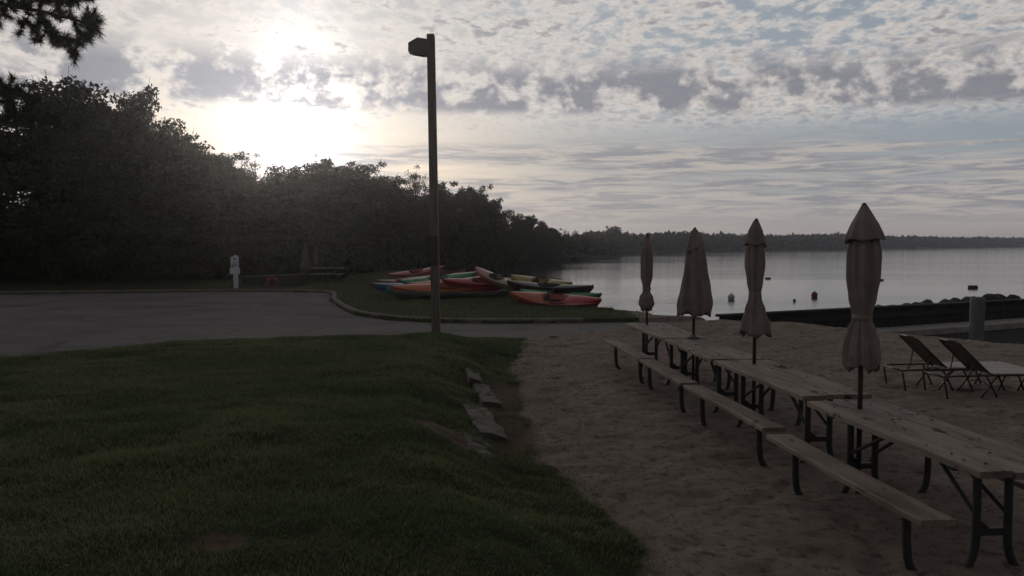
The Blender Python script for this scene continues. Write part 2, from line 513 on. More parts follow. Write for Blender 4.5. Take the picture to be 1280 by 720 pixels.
# kerb: profile swept along the far edge
def resample(P, step):
    out = [Vector((*P[0], 0))]
    for a, b_ in zip(P[:-1], P[1:]):
        a, b_ = Vector((*a, 0)), Vector((*b_, 0)); n = max(1, int((b_ - a).length / step))
        out += [a.lerp(b_, (k + 1) / n) for k in range(n)]
    return out
kp = resample(RFAR[:-2], .5)
for _ in range(4):
    kp = [kp[0]] + [(kp[i-1] + kp[i] * 2 + kp[i+1]) / 4 for i in range(1, len(kp)-1)] + [kp[-1]]
prof = [(-.02, -.1), (-.02, .09), (.01, .125), (.14, .13), (.17, .10), (.17, -.1)]
vs, fs = [], []
for i, p in enumerate(kp):
    tng = (kp[min(i+1, len(kp)-1)] - kp[max(i-1, 0)]).normalized(); n = Vector((-tng.y, tng.x, 0))
    vs += [p + n * a + Vector((0, 0, z)) for a, z in prof]
k = len(prof)
for i in range(len(kp)-1):
    fs += [(i*k+j, (i+1)*k+j, (i+1)*k+j+1, i*k+j+1) for j in range(k-1)]
kb = MB(); kb.add(vs, fs)
tag(kb.build('kerb', M['kerb'], smooth=False), kind='structure')

# ------------------------------------------------------------------ grass blades (stuff)
def blades(name, x, y, hgt, wid, mat, lean=.6):
    n = len(x); z = height(x, y)
    a = rng.uniform(0, 2 * PI, n); la = rng.uniform(0, 2 * PI, n)
    h = hgt * rng.uniform(.5, 1.3, n); w = wid * rng.uniform(.7, 1.3, n); l = lean * h * rng.uniform(.2, 1.2, n)
    ax, ay = np.cos(a) * w / 2, np.sin(a) * w / 2
    lx, ly = np.cos(la) * l, np.sin(la) * l
    B = np.stack([x, y, z - .01], 1)
    def off(dx, dy, dz): return B + np.stack([dx, dy, dz], 1)
    Vb = np.stack([off(-ax, -ay, 0*h), off(ax, ay, 0*h), off(ax*.7 + lx*.35, ay*.7 + ly*.35, h*.6), off(-ax*.7 + lx*.35, -ay*.7 + ly*.35, h*.6), off(lx, ly, h)], 1).reshape(-1, 3)
    o = np.arange(n)[:, None] * 5
    T = np.concatenate([o + np.array([[0, 1, 2]]), o + np.array([[0, 2, 3]]), o + np.array([[3, 2, 4]])], 0)
    rnd = np.repeat(np.clip(rng.normal(.45, .22, n) + (fbm(x * .8, y * .8, 3, 61) - .5) * 1.5, 0, 1), 5)
    return tag(np_mesh(name, Vb, T, mat, attrs={'rnd': rnd}), kind='stuff')
def lawn_points(n, y0, y1, p=1.0):
    y = y0 + (y1 - y0) * rng.random(n) ** p
    x = -(.64 * y + 3.5) + (xs_of(y) + .7 + .64 * y + 3.5) * rng.random(n)
    s = sand_mask(x, y); d = dirt_mask(x, y)
    keep = (rng.random(n) > s * np.where(fbm(x * 4, y * 4, 2, 91) > .56, .88, 1.2)) & (rng.random(n) > d * .95) & (rn_y(x) - y > .02) & (rng.random(n) < .35 + 1.0 * fbm(x * 3, y * 3, 3, 71))
    keep &= inside(x, y, ROADPOLY) == False
    return x[keep], y[keep]
xa, ya = lawn_points(440000, 2.6, 19.8, 1.25)
near = ya < 8.5
x1, y1 = xa, ya
go = blades('lawn_grass', x1, y1, .043 * (1 + .5 * (fbm(x1 * 1.5, y1 * 1.5, 2, 81) - .5) * 2), .0042 + .0006 * y1, M['grass'], .9)
tag(go, 'short uneven lawn grass on the low mound in front of the road', 'grass')
n = 60000
yb = 22.5 + 26 * rng.random(n) ** 1.3; xb = -15 + 20 * rng.random(n)
dr = seg_dist(xb, yb, RFAR); din = seg_dist(xb, yb, SHORE)
kp_ = (~inside(xb, yb, ROADPOLY)) & inside(xb, yb, SHORE) & (dr > .2) & (din > .5) & (xb < 4.4 - rng.random(n) * 1.2) & (yb > rn_y(xb) + 1)
gi = blades('bank_grass', xb[kp_], yb[kp_], .07, .016, M['grass'], .8)
tag(gi, 'rough grass on the bank around the heap of boats', 'grass')

# leaf litter scattered on ground by the slabs
def litter(name, pts, size, label):
    mb = MB()
    for p in pts:
        R = Euler((random.uniform(-.5, .5), random.uniform(-.5, .5), random.uniform(0, 6.3))).to_matrix()
        s = size * random.uniform(.6, 1.4)
        q = [(-s, 0, 0), (-.3*s, -.45*s, .12*s), (s, 0, 0), (-.3*s, .45*s, .12*s)]
        mb.add([Vector(p) + R @ Vector(v) for v in q], [(0, 1, 2), (0, 2, 3)])
    o = mb.build(name, M['dead_leaf'])
    return tag(o, label, 'leaves', kind='stuff')
pts = []
for _ in range(900):
    px, py = random.gauss(628, 20), random.uniform(445, 600)
    if px < 600: continue
    p = at_z(px, py, .1); pts.append((p.x, p.y, hz(p.x, p.y) + .03))
for _ in range(1800):
    x, y = random.uniform(-.5, 6), 4.5 + 13*random.random()**1.6
    
    if sand_mask(np.array([x]), np.array([y]))[0] > .8: pts.append((x, y, hz(x, y) + .02))
litter('fallen_leaves', pts, .013, 'brown fallen leaves and scraps strewn over sand and slope')

# ------------------------------------------------------------------ concrete slabs on the slope
slabs = [((590, 459), 1.7, .22, 'farthest of the four worn slabs on the grass slope'),
         ((606, 486), 1.6, .24, 'second worn slab from the road on the grass slope'),
         ((604, 520), 1.65, .32, 'largest of the four worn concrete slabs beside the leaf litter'),
         ((601, 556), 1.0, .30, 'small worn concrete slab nearest the bare earth patch')]
for (px, py), L, W, lab in slabs:
    p = at_z(px, py, .2)
    z = hz(p.x, p.y); p = at_z(px, py, z + .05); z = hz(p.x, p.y)
    s = hz(p.x + .2, p.y) - hz(p.x - .2, p.y)
    mb = MB()
    n = 9
    for k in range(1):
        vs, fs = [], []
        for a in range(n):
            for c_ in range(4):
                u = (a / (n - 1) - .5) * L; v = (c_ / 3 - .5) * W
                vs.append((v + random.uniform(-.022, .022), u + random.uniform(-.02, .02), random.uniform(-.014, .014)))
        o = len(vs)
        vs += [(x * 1.03, y * 1.02, -.14) for x, y, zz in vs]
        for a in range(n - 1):
            for c_ in range(3):
                i = a * 4 + c_; fs.append((i, i + 1, i + 5, i + 4))
        for a in range(n - 1):
            fs.append((a*4, (a+1)*4, o+(a+1)*4, o+a*4)); fs.append((a*4+3, o+a*4+3, o+(a+1)*4+3, (a+1)*4+3))
        for c_ in range(3):
            fs.append((c_, o+c_, o+c_+1, c_+1)); i = (n-1)*4+c_; fs.append((i, i+1, o+i+1, o+i))
        mb.add(vs, fs)
    ob = mb.build('concrete_slab', M['slab'])
    ob.location = (p.x, p.y, z + .014)
    ob.rotation_euler = (0, math.atan2(-s, .4) * 1.0, .12 + random.uniform(-.05, .05))
    tag(ob, lab, 'slab', 'worn slabs down the grass slope')

# ------------------------------------------------------------------ picnic tables
TL, TW, TH = 2.42, .71, .75
def board(mb, cx, w, L, z0, z1, warp=.0, sag=0):
    n = 13
    vs, fs = [], []
    e0, e1 = random.uniform(-.012, .012), random.uniform(-.012, .012)
    w0 = random.uniform(-.004, .004)
    for i in range(n):
        u = i / (n - 1); y = -L/2 + e0 + (L + e1 - e0) * u
        dz = warp * math.sin(u * 5 + w0 * 900) + w0
        j = random.uniform(-.0015, .0015)
        b_ = .006
        x0, x1 = cx - w/2 + j, cx + w/2 + j
        vs += [(x0, y, z0+dz), (x0, y, z1-b_+dz), (x0+b_, y, z1+dz), (x1-b_, y, z1+dz), (x1, y, z1-b_+dz), (x1, y, z0+dz)]
    for i in range(n-1):
        for k in range(6):
            fs.append((i*6+k, i*6+(k+1)%6, (i+1)*6+(k+1)%6, (i+1)*6+k))
    fs.append(tuple(range(6))[::-1]); fs.append(tuple((n-1)*6+k for k in range(6)))
    fs = [f[::-1] for f in fs]
    mb.add(vs, fs)
BX = .62          # bench centre offset
def make_table(i):
    random.seed(100 + i)
    root = empty('picnic_table')
    mb = MB(); nb = 3; w = TW / nb
    for k in range(nb): board(mb, -TW/2 + w*(k+.5), w-.009, TL, TH-.045, TH, .003)
    mb.build('tabletop', M['table_wood'], root)
    for s in (-1, 1):
        mb = MB(); board(mb, s*BX, .235, TL, .45-.042, .45, .003)
        mb.build('bench_seat', M['table_wood'], root)
    for e in (-1, 1):
        ye = e * (TL/2 - .36)
        for s in (-1, 1):
            mb = MB()
            pts = [(s*.115, ye, TH-.05), (s*.115, ye, .20)]
            for q in range(1, 6):
                a = q/6*PI/2; pts.append((s*(.115+.15*(1-math.cos(a))), ye, .20-.26*math.sin(a)))
            pts += [(s*.30, ye, -.06), (s*(BX-.14), ye, -.06)]
            for q in range(1, 6):
                a = q/6*PI/2; pts.append((s*(BX-.14+.13*math.sin(a)), ye, -.06+.19*(1-math.cos(a))))
            pts += [(s*(BX-.005), ye, .18), (s*BX, ye, .41)]
            mb.tube(pts, .024, 8, flat=(1.0, 1.25))
            mb.build('leg', M['frame_metal'], root, smooth=False)
            mb = MB()
            mb.tube([(s*.115, ye - e*.02, .36), (s*.06, ye - e*.62, TH-.07)], .017, 6)
            mb.tube([(s*.06, ye - e*.58, TH-.062), (s*.06, ye - e*.80, TH-.062)], .017, 6)
            mb.build('brace', M['frame_metal'], root)
        mb = MB()
        mb.box((0, ye, .24), (.25, .05, .05), bev=.006)
        mb.add([(-.10, ye-.003, .33), (-.10, ye-.003, .265), (-.02, ye-.003, .265), (-.10, ye+.003, .33), (-.10, ye+.003, .265), (-.02, ye+.003, .265)], [(0,1,2),(3,5,4),(0,3,4,1),(1,4,5,2),(2,5,3,0)])
        mb.build('crossbar', M['frame_metal'], root)
        mb = MB(); mb.box((0, ye, TH-.062), (TW-.08, .06, .035), bev=.005)
        mb.build('top_support', M['frame_metal'], root)
    return root
tl = [  # far-left (x,y), near-left (x,y), dz, label
    ((2.07, 15.1), (2.30, 12.85), .0, 'farthest weathered picnic table, its end by the road'),
    ((2.30, 12.95), (2.50, 10.52), -.01, 'weathered picnic table carrying the umbrella with a round collar on its pole'),
    ((2.50, 10.34), (2.76, 7.95), .0, 'weathered picnic table second nearest, with a dark leaf clump on its top'),
    ((2.70, 7.66), (2.96, 5.22), .0, 'nearest weathered picnic table, running out of the right edge'),
]
TABLES = []
for i, (a, b_, dz, lab) in enumerate(tl):
    t_ = make_table(i)
    a, b_ = Vector((*a, 0)), Vector((*b_, 0))
    d = (a - b_).normalized(); n = Vector((d.y, -d.x, 0))
    c = (a + b_) / 2 + n * TW / 2
    t_.location = (c.x, c.y, dz); t_.rotation_euler = (0, 0, math.atan2(d.y, d.x) - PI/2)
    tag(t_, lab, 'picnic table', 'picnic tables in a row on the sand')
    TABLES.append((c, d, n, dz))
random.seed(11)
# dead leaves lying on the tables
def table_pt(i, u, v, h=.012):
    c, d, n, dz = TABLES[i]
    p = c + d * (u * TL/2) + n * (v * TW/2); return (p.x, p.y, TH + dz + h)
pl = [table_pt(2, .45 + random.gauss(0, .05), .62 + random.gauss(0, .12)) for _ in range(26)]
pl += [table_pt(0, random.uniform(-.4, .8), random.uniform(-.2, .9)) for _ in range(30)]
pl += [table_pt(1, random.uniform(-.9, .9), random.uniform(-.8, .9)) for _ in range(18)]
pl += [table_pt(2, random.uniform(-.9, .9), random.uniform(-.8, .9)) for _ in range(16)]
pl += [table_pt(3, random.uniform(-.9, .95), random.uniform(-.8, .9)) for _ in range(40)]
litter('table_leaves', pl, .02, 'dry dark leaves and twigs lying on the picnic tabletops')

# ------------------------------------------------------------------ folded umbrellas
def make_umbrella(px, Y, ptop, zoff, prof, vent, lean, seed, label, collar=False, group='folded umbrellas over the picnic tables', base_z=0.0, tie=None, pole_r=.022):
    """prof: list (py, half-width px); vent: list or None; pixel sizes turned into metres at depth Y"""
    random.seed(seed); rs = [random.uniform(0, 6.28) for _ in range(6)]
    mpp = Y / F
    P0 = at_y(px, ptop, Y); zt = P0.z
    root = empty('folded_umbrella', (P0.x, Y, base_z))
    Z = lambda py: at_y(px, py, Y).z - base_z
    ztop = Z(ptop)
    def rf(k, amp):
        def f(r, z, a):
            fold = math.sin(a * k + rs[0] + z * 1.3) * .5 + math.sin(a * (k // 2 + 1) + rs[1] - z * 2.0) * .35 + math.sin(a * (2*k+1) + rs[2]) * .22
            fold = -abs(fold)**.7 * 1.0 if fold < 0 else fold
            return max(r * (1 + amp * fold + .10 * math.sin(a + rs[3] + z * 2.2) + .05 * math.sin(a*2 + rs[4] - z*4)), .002)
        return f
    def dens(P):
        out = []
        for (y0, r0), (y1, r1) in zip(P[:-1], P[1:]):
            for q in range(5):
                u = q / 5; out.append((y0 + (y1 - y0) * u, r0 + (r1 - r0) * (u*u*(3-2*u))))
        out.append(P[-1]); return out
    mb = MB()
    pr = dens(prof)
    yb, rb = pr[-1]
    pp = [(r * mpp, Z(y)) for y, r in pr]
    mb.lathe(pp, 72, rf=rf(8, .24))
    # uneven hem
    nring = 72; last = len(mb.v) - nring
    for q in range(nring):
        x, y, z = mb.v[last + q]; a = 2 * PI * q / nring
        mb.v[last + q] = (x, y, z + mpp * (4.5 * math.sin(a * 4 + rs[3]) + 2.5 * math.sin(a * 8 + rs[4])))
    # inner return of the hem so the fabric has thickness
    o = len(mb.v); 
    for q in range(nring):
        x, y, z = mb.v[last + q]; mb.v.append((x * .82, y * .82, z + .04))
    for q in range(nring):
        x, y, z = mb.v[last + q]; mb.v.append((x * .3, y * .3, z + .16))
    for base in (last, ):
        for q in range(nring):
            r = (q + 1) % nring
            mb.f.append((last+q, last+r, o+r, o+q)); mb.f.append((o+q, o+r, o+nring+r, o+nring+q))
    for q in range(len(mb.v)):
        x, y, z = mb.v[q]
        # sideways lean of the folds, growing away from the pole top
        sh = lean(z, ztop)
        mb.v[q] = (x + sh, y, z)
    mb.build('canopy', M['fabric_dim' if 'fence' in group else 'fabric'], root, smooth=True)
    if vent:
        mb = MB(); pv = [(y0+(y1-y0)*q/4, r0+(r1-r0)*q/4) for (y0, r0), (y1, r1) in zip(vent[:-1], vent[1:]) for q in range(4)] + [vent[-1]]
        mb.lathe([(r * mpp, Z(y)) for y, r in pv], 72, rf=rf(8, .13))
        n0 = len(mb.v); last = n0 - 72
        for q in range(72):
            x, y, z = mb.v[last+q]; a = 2*PI*q/72
            mb.v[last+q] = (x, y, z + mpp * (2.2*math.sin(a*4+rs[5]) + 1.6*math.sin(a*3+rs[2]) + 1.8*math.sin(a+rs[0])))
        for q in range(72):
            x, y, z = mb.v[last+q]; mb.v.append((x*.9, y*.9, z+.012))
        for q in range(72):
            r = (q+1) % 72; mb.f.append((last+q, last+r, n0+r, n0+q))
        mb.build('vent_flap', M['fabric'], root, smooth=True)
    mb = MB(); zz = ztop
    mb.lathe([(.001, zz+.012), (.014, zz+.008), (.024, zz-.012), (.032, zz-.05), (.034, zz-.075), (.030, zz-.08)], 20)
    mb.build('cap', M['fabric_dark'], root, smooth=True)
    mb = MB(); mb.tube([(0, 0, -.05), (0, 0, ztop-.05)], pole_r, 12)
    mb.build('pole', M['pole'], root, smooth=True)
    if tie:
        y, r = tie; mb = MB()
        mb.lathe([((r+.3)*mpp, Z(y)-.02), ((r+.9)*mpp, Z(y)-.012), ((r+.9)*mpp, Z(y)+.012), ((r+.3)*mpp, Z(y)+.02)], 36)
        for q in range(len(mb.v)):
            x, yy, z = mb.v[q]; mb.v[q] = (x + lean(z, ztop), yy, z)
        mb.build('tie_strap', M['fabric'], root, smooth=True)
    if collar:
        mb = MB(); mb.lathe([(.022, TH+.05), (.035, TH+.045), (.05, TH+.02), (.10, TH+.008), (.105, TH+.0), (.02, TH-.002)], 28)
        mb.build('collar', M['piling'], root, smooth=True)
    tag(root, label, 'umbrella', group)
    return root
lin = lambda k: (lambda z, zt: k * (zt - z))
make_umbrella(1080.5, 7.3, 255, 0, [(258, 3), (275, 10), (298, 14.5), (318, 17), (345, 17), (372, 14.5), (392, 11), (400, 11), (412, 15.5), (430, 20), (445, 21.5), (459, 20)],
              [(257, 3.5), (266, 8), (280, 15), (292, 19.5), (300, 21.3)], lambda z, zt: .004*(zt-z), 3,
              'nearest folded beige umbrella, tied in the middle, biggest in the frame', tie=(396, 11))
make_umbrella(945.5, 10.05, 274, 0, [(277, 2.5), (290, 8), (305, 9.5), (330, 11.2), (352, 9), (366, 7), (372, 7.5), (388, 12), (404, 16.5), (417, 18)],
              [(276, 3), (288, 8), (298, 10.6), (307, 12.4)], lambda z, zt: -.003*(zt-z), 5,
              'folded beige umbrella cinched at the waist with a flared skirt, by the white buoy', tie=(367, 7))
make_umbrella(868.5, 12.85, 285, 0, [(288, 2.5), (300, 8), (312, 11), (335, 13), (360, 16), (380, 18.5), (392, 17.5)],
              [(287, 3), (297, 8), (308, 10.6), (313, 11.4)], lambda z, zt: -.008*(zt-z), 8,
              'untied folded beige umbrella hanging as a broad cone', collar=True)
make_umbrella(809.5, 14.9, 292, 0, [(295, 1.5), (308, 5), (325, 7), (345, 6.8), (358, 4.5), (364, 4.2), (372, 7.5), (380, 8.5), (386, 6)],
              None, lambda z, zt: -.018*max(0, (zt-z) - .7), 12,
              'slimmest and farthest folded beige umbrella at the row, tied low', tie=(361, 4.4), pole_r=.02)

# ------------------------------------------------------------------ loungers
def make_lounger():
    root = empty('strap_lounger')
    # local: x along length (head at 0, foot at 1.9), y width
    W2 = .29; zs = .33
    fr = MB()
    for s in (-1, 1):
        fr.tube([(.0, s*W2, .29), (.12, s*W2, .30), (1.1, s*W2, zs-.015), (1.86, s*W2, zs-.015)], .014, 8)
    fr.tube([(.0, -W2, .29), (.0, W2, .29)], .014, 8)
    fr.tube([(1.86, -W2, zs-.015), (1.86, W2, zs-.015)], .014, 8)
    fr.tube([(.62, -W2, .30), (.62, W2, .30)], .011, 8)
    fr.build('frame', M['lounge_frame'], root, smooth=True)
    hinge = Vector((.68, 0, zs)); top = Vector((.21, 0, zs + .45))
    d = top - hinge
    bf = MB()
    for s in (-1, 1):
        bf.tube([hinge + Vector((0, s*(W2-.02), 0)), top - d*.06 + Vector((0, s*(W2-.02), 0)), top + Vector((0, s*(W2-.07), 0))], .013, 8)
    bf.tube([top + Vector((0, -(W2-.07), 0)), top + Vector((0, W2-.07, 0))], .013, 8)
    bf.build('back_frame', M['lounge_frame'], root, smooth=True)
    st = MB()
    nrm = Vector((-d.z, 0, d.x)).normalized()
    R = Matrix((d.normalized(), Vector((0, 1, 0)), d.normalized().cross(Vector((0, 1, 0))))).transposed()
    for k in range(15):
        u = .05 + .92 * k / 14
        st.box(hinge + d*u, (.041, 2*W2-.03 if u < .9 else 2*W2-.09, .007), R, .002)
    st.build('backrest_straps', M['sling'], root)
    se = MB()
    for k in range(24):
        se.box((.73 + 1.10*k/23, 0, zs+.006), (.044, 2*W2+.012, .007), None, .002)
    se.build('seat_straps', M['sling_skylit'], root)
    for s in (-1, 1):          # back stays
        m_ = MB(); p = hinge + d*.5
        m_.tube([(p.x, s*(W2-.035), p.z), (.40, s*(W2-.035), .30), (.36, s*(W2-.035), .235)], .010, 6)
        m_.build('back_stay', M['lounge_frame'], root, smooth=True)
    for x0, x1 in ((.0, .06), (.62, .78), (.78, .54), (1.42, 1.56), (1.62, 1.46), ):
        for s in (-1, 1):
            m_ = MB()
            m_.tube([(x0, s*W2, .295), (x0*.7+x1*.3, s*(W2+.004), .22), (x1, s*(W2+.012), -.02)], .013, 8)
            m_.build('leg', M['lounge_frame'], root, smooth=True)
    for x_ in (.70, 1.53):
        m_ = MB(); pts = [(x_, -W2 + 2*W2*q/8, .13 + .06*math.sin(q/8*PI)) for q in range(9)]
        m_.tube(pts, .010, 6); m_.build('stretcher', M['lounge_frame'], root, smooth=True)
    return root
L1 = make_lounger()
u = Vector((1, .03, 0)); w = Vector((-.03, 1, 0))
head = Vector((5.80, 12.72, 0))
L2 = copy_tree(L1)
for o, h, lab in ((L1, head, 'strap lounger with raised back, farther of the pair and left of the other'),
                  (L2, head - w*.60 + u*.30, 'strap lounger with raised back, nearer of the pair and right of the other')):
    o.location = (h.x, h.y, hz(h.x, h.y) + .01); o.rotation_euler = (0, 0, math.atan2(u.y, u.x))
    tag(o, lab, 'lounger', 'strap loungers on the sand')

# ------------------------------------------------------------------ seawall, walkway, piling, rocks
ang = math.atan2(WD.y, WD.x); LW = (WALL_B - WALL_A).length
sw = empty('seawall', WALL_A, ang)
mb = MB(); n = int(LW / .22)
for k in range(n):
    mb.box(((k + .5) * LW / n, random.uniform(-.008, .008), -.36), (LW/n - .008, .08, 1.20), None, .006)
mb.build('planks', M['seawall'], sw)
mb = MB(); mb.box((LW/2, 0, .27), (LW + .1, .26, .07), None, .01); mb.build('cap_board', M['seawall'], sw)
mb = MB(); mb.box((LW/2, -.072, .02), (LW, .06, .15), None, .01); mb.build('waler', M['seawall'], sw)
tag(sw, 'long low dark timber seawall between the beach and the lake', 'seawall')
pw = MB()
wl = LW - 3.2
pw.box((LW/2 + 1.6, -.62, -.57), (wl, 1.0, .5), None, .015)
for k in range(int(wl / 2.4)):
    pw.box((3.4 + 2.4 * k, -.62, -.3185), (.02, .98, .002))
po = pw.build('path', M['concrete']); po.location = WALL_A; po.rotation_euler = (0, 0, ang)
tag(po, kind='structure')
# piling
p = at_y(1221, 415, 23.0)
pm = MB(); h_ = at_y(1221, 371.5, 23.0).z + .8
pm.lathe([(.001, h_), (.155, h_), (.185, h_-.03), (.19, h_-.1), (.185, h_*.5), (.19, 0)], 20, rf=lambda r, z, a: r * (1 + .02*math.sin(3*a+z)))
pp = pm.build('piling', M['piling'], smooth=True); pp.location = (p.x, 23.0, -.8)
tag(pp, 'thick grey round piling standing in front of the dark seawall', 'piling')
# riprap on the lake side of the wall
def rock_mesh(seed, s):
    bm = bmesh.new(); bmesh.ops.create_icosphere(bm, subdivisions=2, radius=1.0)
    r = random.Random(seed); ax = [(Vector((r.gauss(0, 1), r.gauss(0, 1), r.gauss(0, 1))).normalized(), r.uniform(.55, .9)) for _ in range(9)]
    for v in bm.verts:
        for a, k in ax:
            dd = v.co.dot(a)
            if dd > k: v.co -= a * (dd - k)
        v.co = Vector((v.co.x * s[0], v.co.y * s[1], v.co.z * s[2]))
    me = bpy.data.meshes.new('boulder'); bm.to_mesh(me); bm.free(); me.materials.append(M['rock']); return me
rk = [rock_mesh(i, (random.uniform(.3, .45), random.uniform(.3, .4), random.uniform(.25, .33))) for i in range(6)]
for k in range(26):
    px = 1128 + k * 6.6 + random.uniform(-2, 2)
    d = ray(px, 380)
    # lake side of the wall along this ray
    tt = (WALL_A.x * WN.x + WALL_A.y * WN.y) / (d.x * WN.x + d.y * WN.y)
    q = d * tt; q = Vector((q.x, q.y, 0)) - WN * random.uniform(.5, .9)
    zt = .20 + .22 * smooth((px - 1130) / 150) + random.uniform(-.06, .06)
    o = bpy.data.objects.new('boulder', rk[k % 6]); col.objects.link(o)
    sc = random.uniform(.5, .9)
    o.location = (q.x, q.y, zt - .25 * sc); o.scale = (sc, sc, sc); o.rotation_euler = (random.uniform(-.3, .3), random.uniform(-.3, .3), random.uniform(0, 6))
    tag(o, 'dark boulder of the riprap heaped on the lake side of the seawall', 'boulder', 'riprap boulders behind the seawall')
rb = rock_mesh(50, (.62, .5, .45))
for k in range(22):      # the hidden body of the heap, so the top stones rest on something
    f = k / 21
    q = WALL_A + WD * (LW * (.58 + .40 * f)) - WN * 1.05
    o = bpy.data.objects.new('boulder', rb); col.objects.link(o)
    o.location = (q.x, q.y, -.42 + .22 * f); o.rotation_euler = (0, 0, k * 1.7)
    tag(o, 'dark boulder of the riprap heaped on the lake side of the seawall', 'boulder', 'riprap boulders behind the seawall')

# ------------------------------------------------------------------ buoys and floats
def buoy(px, py, r_px, mat, label, name='mooring_buoy', cat='buoy', squash=1.0):
    p = at_z(px, py, WZ); mpp = p.y / F; r = r_px * mpp
    root = empty(name, (p.x, p.y, WZ))
    mb = MB(); n = 14
    mb.lathe([(max(r*math.sin(PI*i/n), .001), r*squash*(.62 - math.cos(PI*i/n))) for i in range(n+1)], 24)
    mb.build('ball', mat, root, smooth=True)
    mb = MB(); zt = r*squash*1.62
    mb.tube([(0, 0, zt-.03), (0, 0, zt+r*.12)], r*.16, 10); mb.tube([(-.0, -r*.14, zt+r*.12), (0, -r*.1, zt+r*.3), (0, r*.1, zt+r*.3), (0, r*.14, zt+r*.12)], r*.05, 6)
    mb.build('eye', M['buoy_dark'], root, smooth=True)
    return tag(root, label, cat)
buoy(914, 374, 4.3, M['buoy_white'], 'pale round mooring buoy on the lake between two umbrellas')
buoy(1018, 371, 4.0, M['buoy_red'], 'dull red round mooring buoy on the lake left of the nearest umbrella')
buoy(993, 376.5, 1.8, M['buoy_dark'], 'tiny dark round float between the pale and the red buoy', 'small_float', 'float')
def floatbar(px, py, w_px, h_px, label):
    p = at_z(px, py, WZ); mpp = p.y / F; w_, h2 = w_px*mpp, h_px*mpp
    root = empty('swim_float', (p.x, p.y, WZ))
    mb = MB(); mb.tube([(-w_/2, 0, h2*.2), (-w_/2+h2*.3, 0, h2*.3), (w_/2-h2*.3, 0, h2*.3), (w_/2, 0, h2*.2)], [h2*.3, h2*.6, h2*.6, h2*.3], 12)
    mb.build('float_body', M['buoy_dark'], root, smooth=True)
    for q in (-.25, .25):
        mb = MB(); mb.tube([(w_*q-h2*.06, 0, h2*.3), (w_*q+h2*.06, 0, h2*.3)], h2*.66, 12)
        mb.build('band', M['buoy_red'], root, smooth=True)
    return tag(root, label, 'float')
floatbar(960, 348.5, 7, 2.0, 'thin dark float on the lake just right of the cinched umbrella')
floatbar(1101, 350.5, 7, 2.0, 'thin dark float peeping out right of the nearest umbrella')
floatbar(1216, 360, 12, 3.8, 'chunky dark float on the lake above the piling')

# ------------------------------------------------------------------ lamp post
Yl = 18.7
pb = at_z(545.5, 423.5, .05); pb = at_y(545.5, 423.5, Yl); ptp = at_y(538.5, 43, Yl)
lp = empty('lamp_post', (pb.x, Yl, pb.z))
hh = ptp.z - pb.z; lx = ptp.x - pb.x
mb = MB()
def rectloft(mb, secs):
    vs, fs = [], []
    for (cx, cy, z, hx, hy) in secs: vs += [(cx-hx, cy-hy, z), (cx+hx, cy-hy, z), (cx+hx, cy+hy, z), (cx-hx, cy+hy, z)]
    for i in range(len(secs)-1):
        for k in range(4): fs.append((i*4+k, i*4+(k+1)%4, (i+1)*4+(k+1)%4, (i+1)*4+k))
    fs.append((3, 2, 1, 0)); j = (len(secs)-1)*4; fs.append((j, j+1, j+2, j+3)); mb.add(vs, fs)
rectloft(mb, [(0, 0, -.4, .095, .095), (lx*.25, 0, hh*.25, .093, .093), (lx*.5, 0, hh*.5, .09, .09), (lx*.75, 0, hh*.75, .087, .087), (lx, 0, hh-.03, .084, .084), (lx, 0, hh, .07, .07)])
mb.build('post', M['post_wood'], lp)
mb = MB(); z1 = hh - .10
# housing: wedge-fronted box pointing left
Wb, Db = .40, .16
z1 = hh
pr = [(0, -.13), (-.20, -.10), (-Wb, -.215), (-Wb, -.40), (0, -.465)]
vs = [(lx-.08+x, -Db, z1+z) for x, z in pr] + [(lx-.08+x, Db, z1+z) for x, z in pr]
k = len(pr); fs = [tuple(range(k)), tuple(range(k, 2*k))[::-1]] + [(i, i+k, (i+1)%k+k, (i+1)%k) for i in range(k)]
mb.add(vs, fs); hs = mb.build('lamp_housing', M['lamp_box'], lp)
mb = MB(); rz_ = math.atan2(-.08, .40)
mb.box((lx-.08-.2, 0, z1-.442), (.30, .24, .02), Euler((0, math.atan2(.065, .40), 0)).to_matrix(), .004)
mb.build('lens', M['lens'], hs)
def signboard(z0, z1_, seed):
    x = lx * (z0 + z1_) / 2 / hh
    mb = MB(); mb.box((x-.045, -.112, (z0+z1_)/2), (.23, .02, z1_-z0-.01), None, .003)
    sg = mb.build('notice_plate', M['sign_dark'], lp)
    mb = MB(); r = random.Random(seed); z = z1_ - .06
    while z > z0 + .05:
        w_ = r.uniform(.10, .18); mb.box((x-.045+r.uniform(-.01, .01), -.1235, z), (w_, .003, .022)); z -= .055
    mb.build('print', M['sign_text'], sg)
zs0 = at_y(545, 332, Yl).z - pb.z; zs1 = at_y(545, 320, Yl).z - pb.z; zs2 = at_y(545, 294.5, Yl).z - pb.z
signboard(zs1, zs2, 1); signboard(zs0, zs1, 2)
tag(lp, 'tall square wooden lamp post with boxy light and dark notices', 'lamp post')

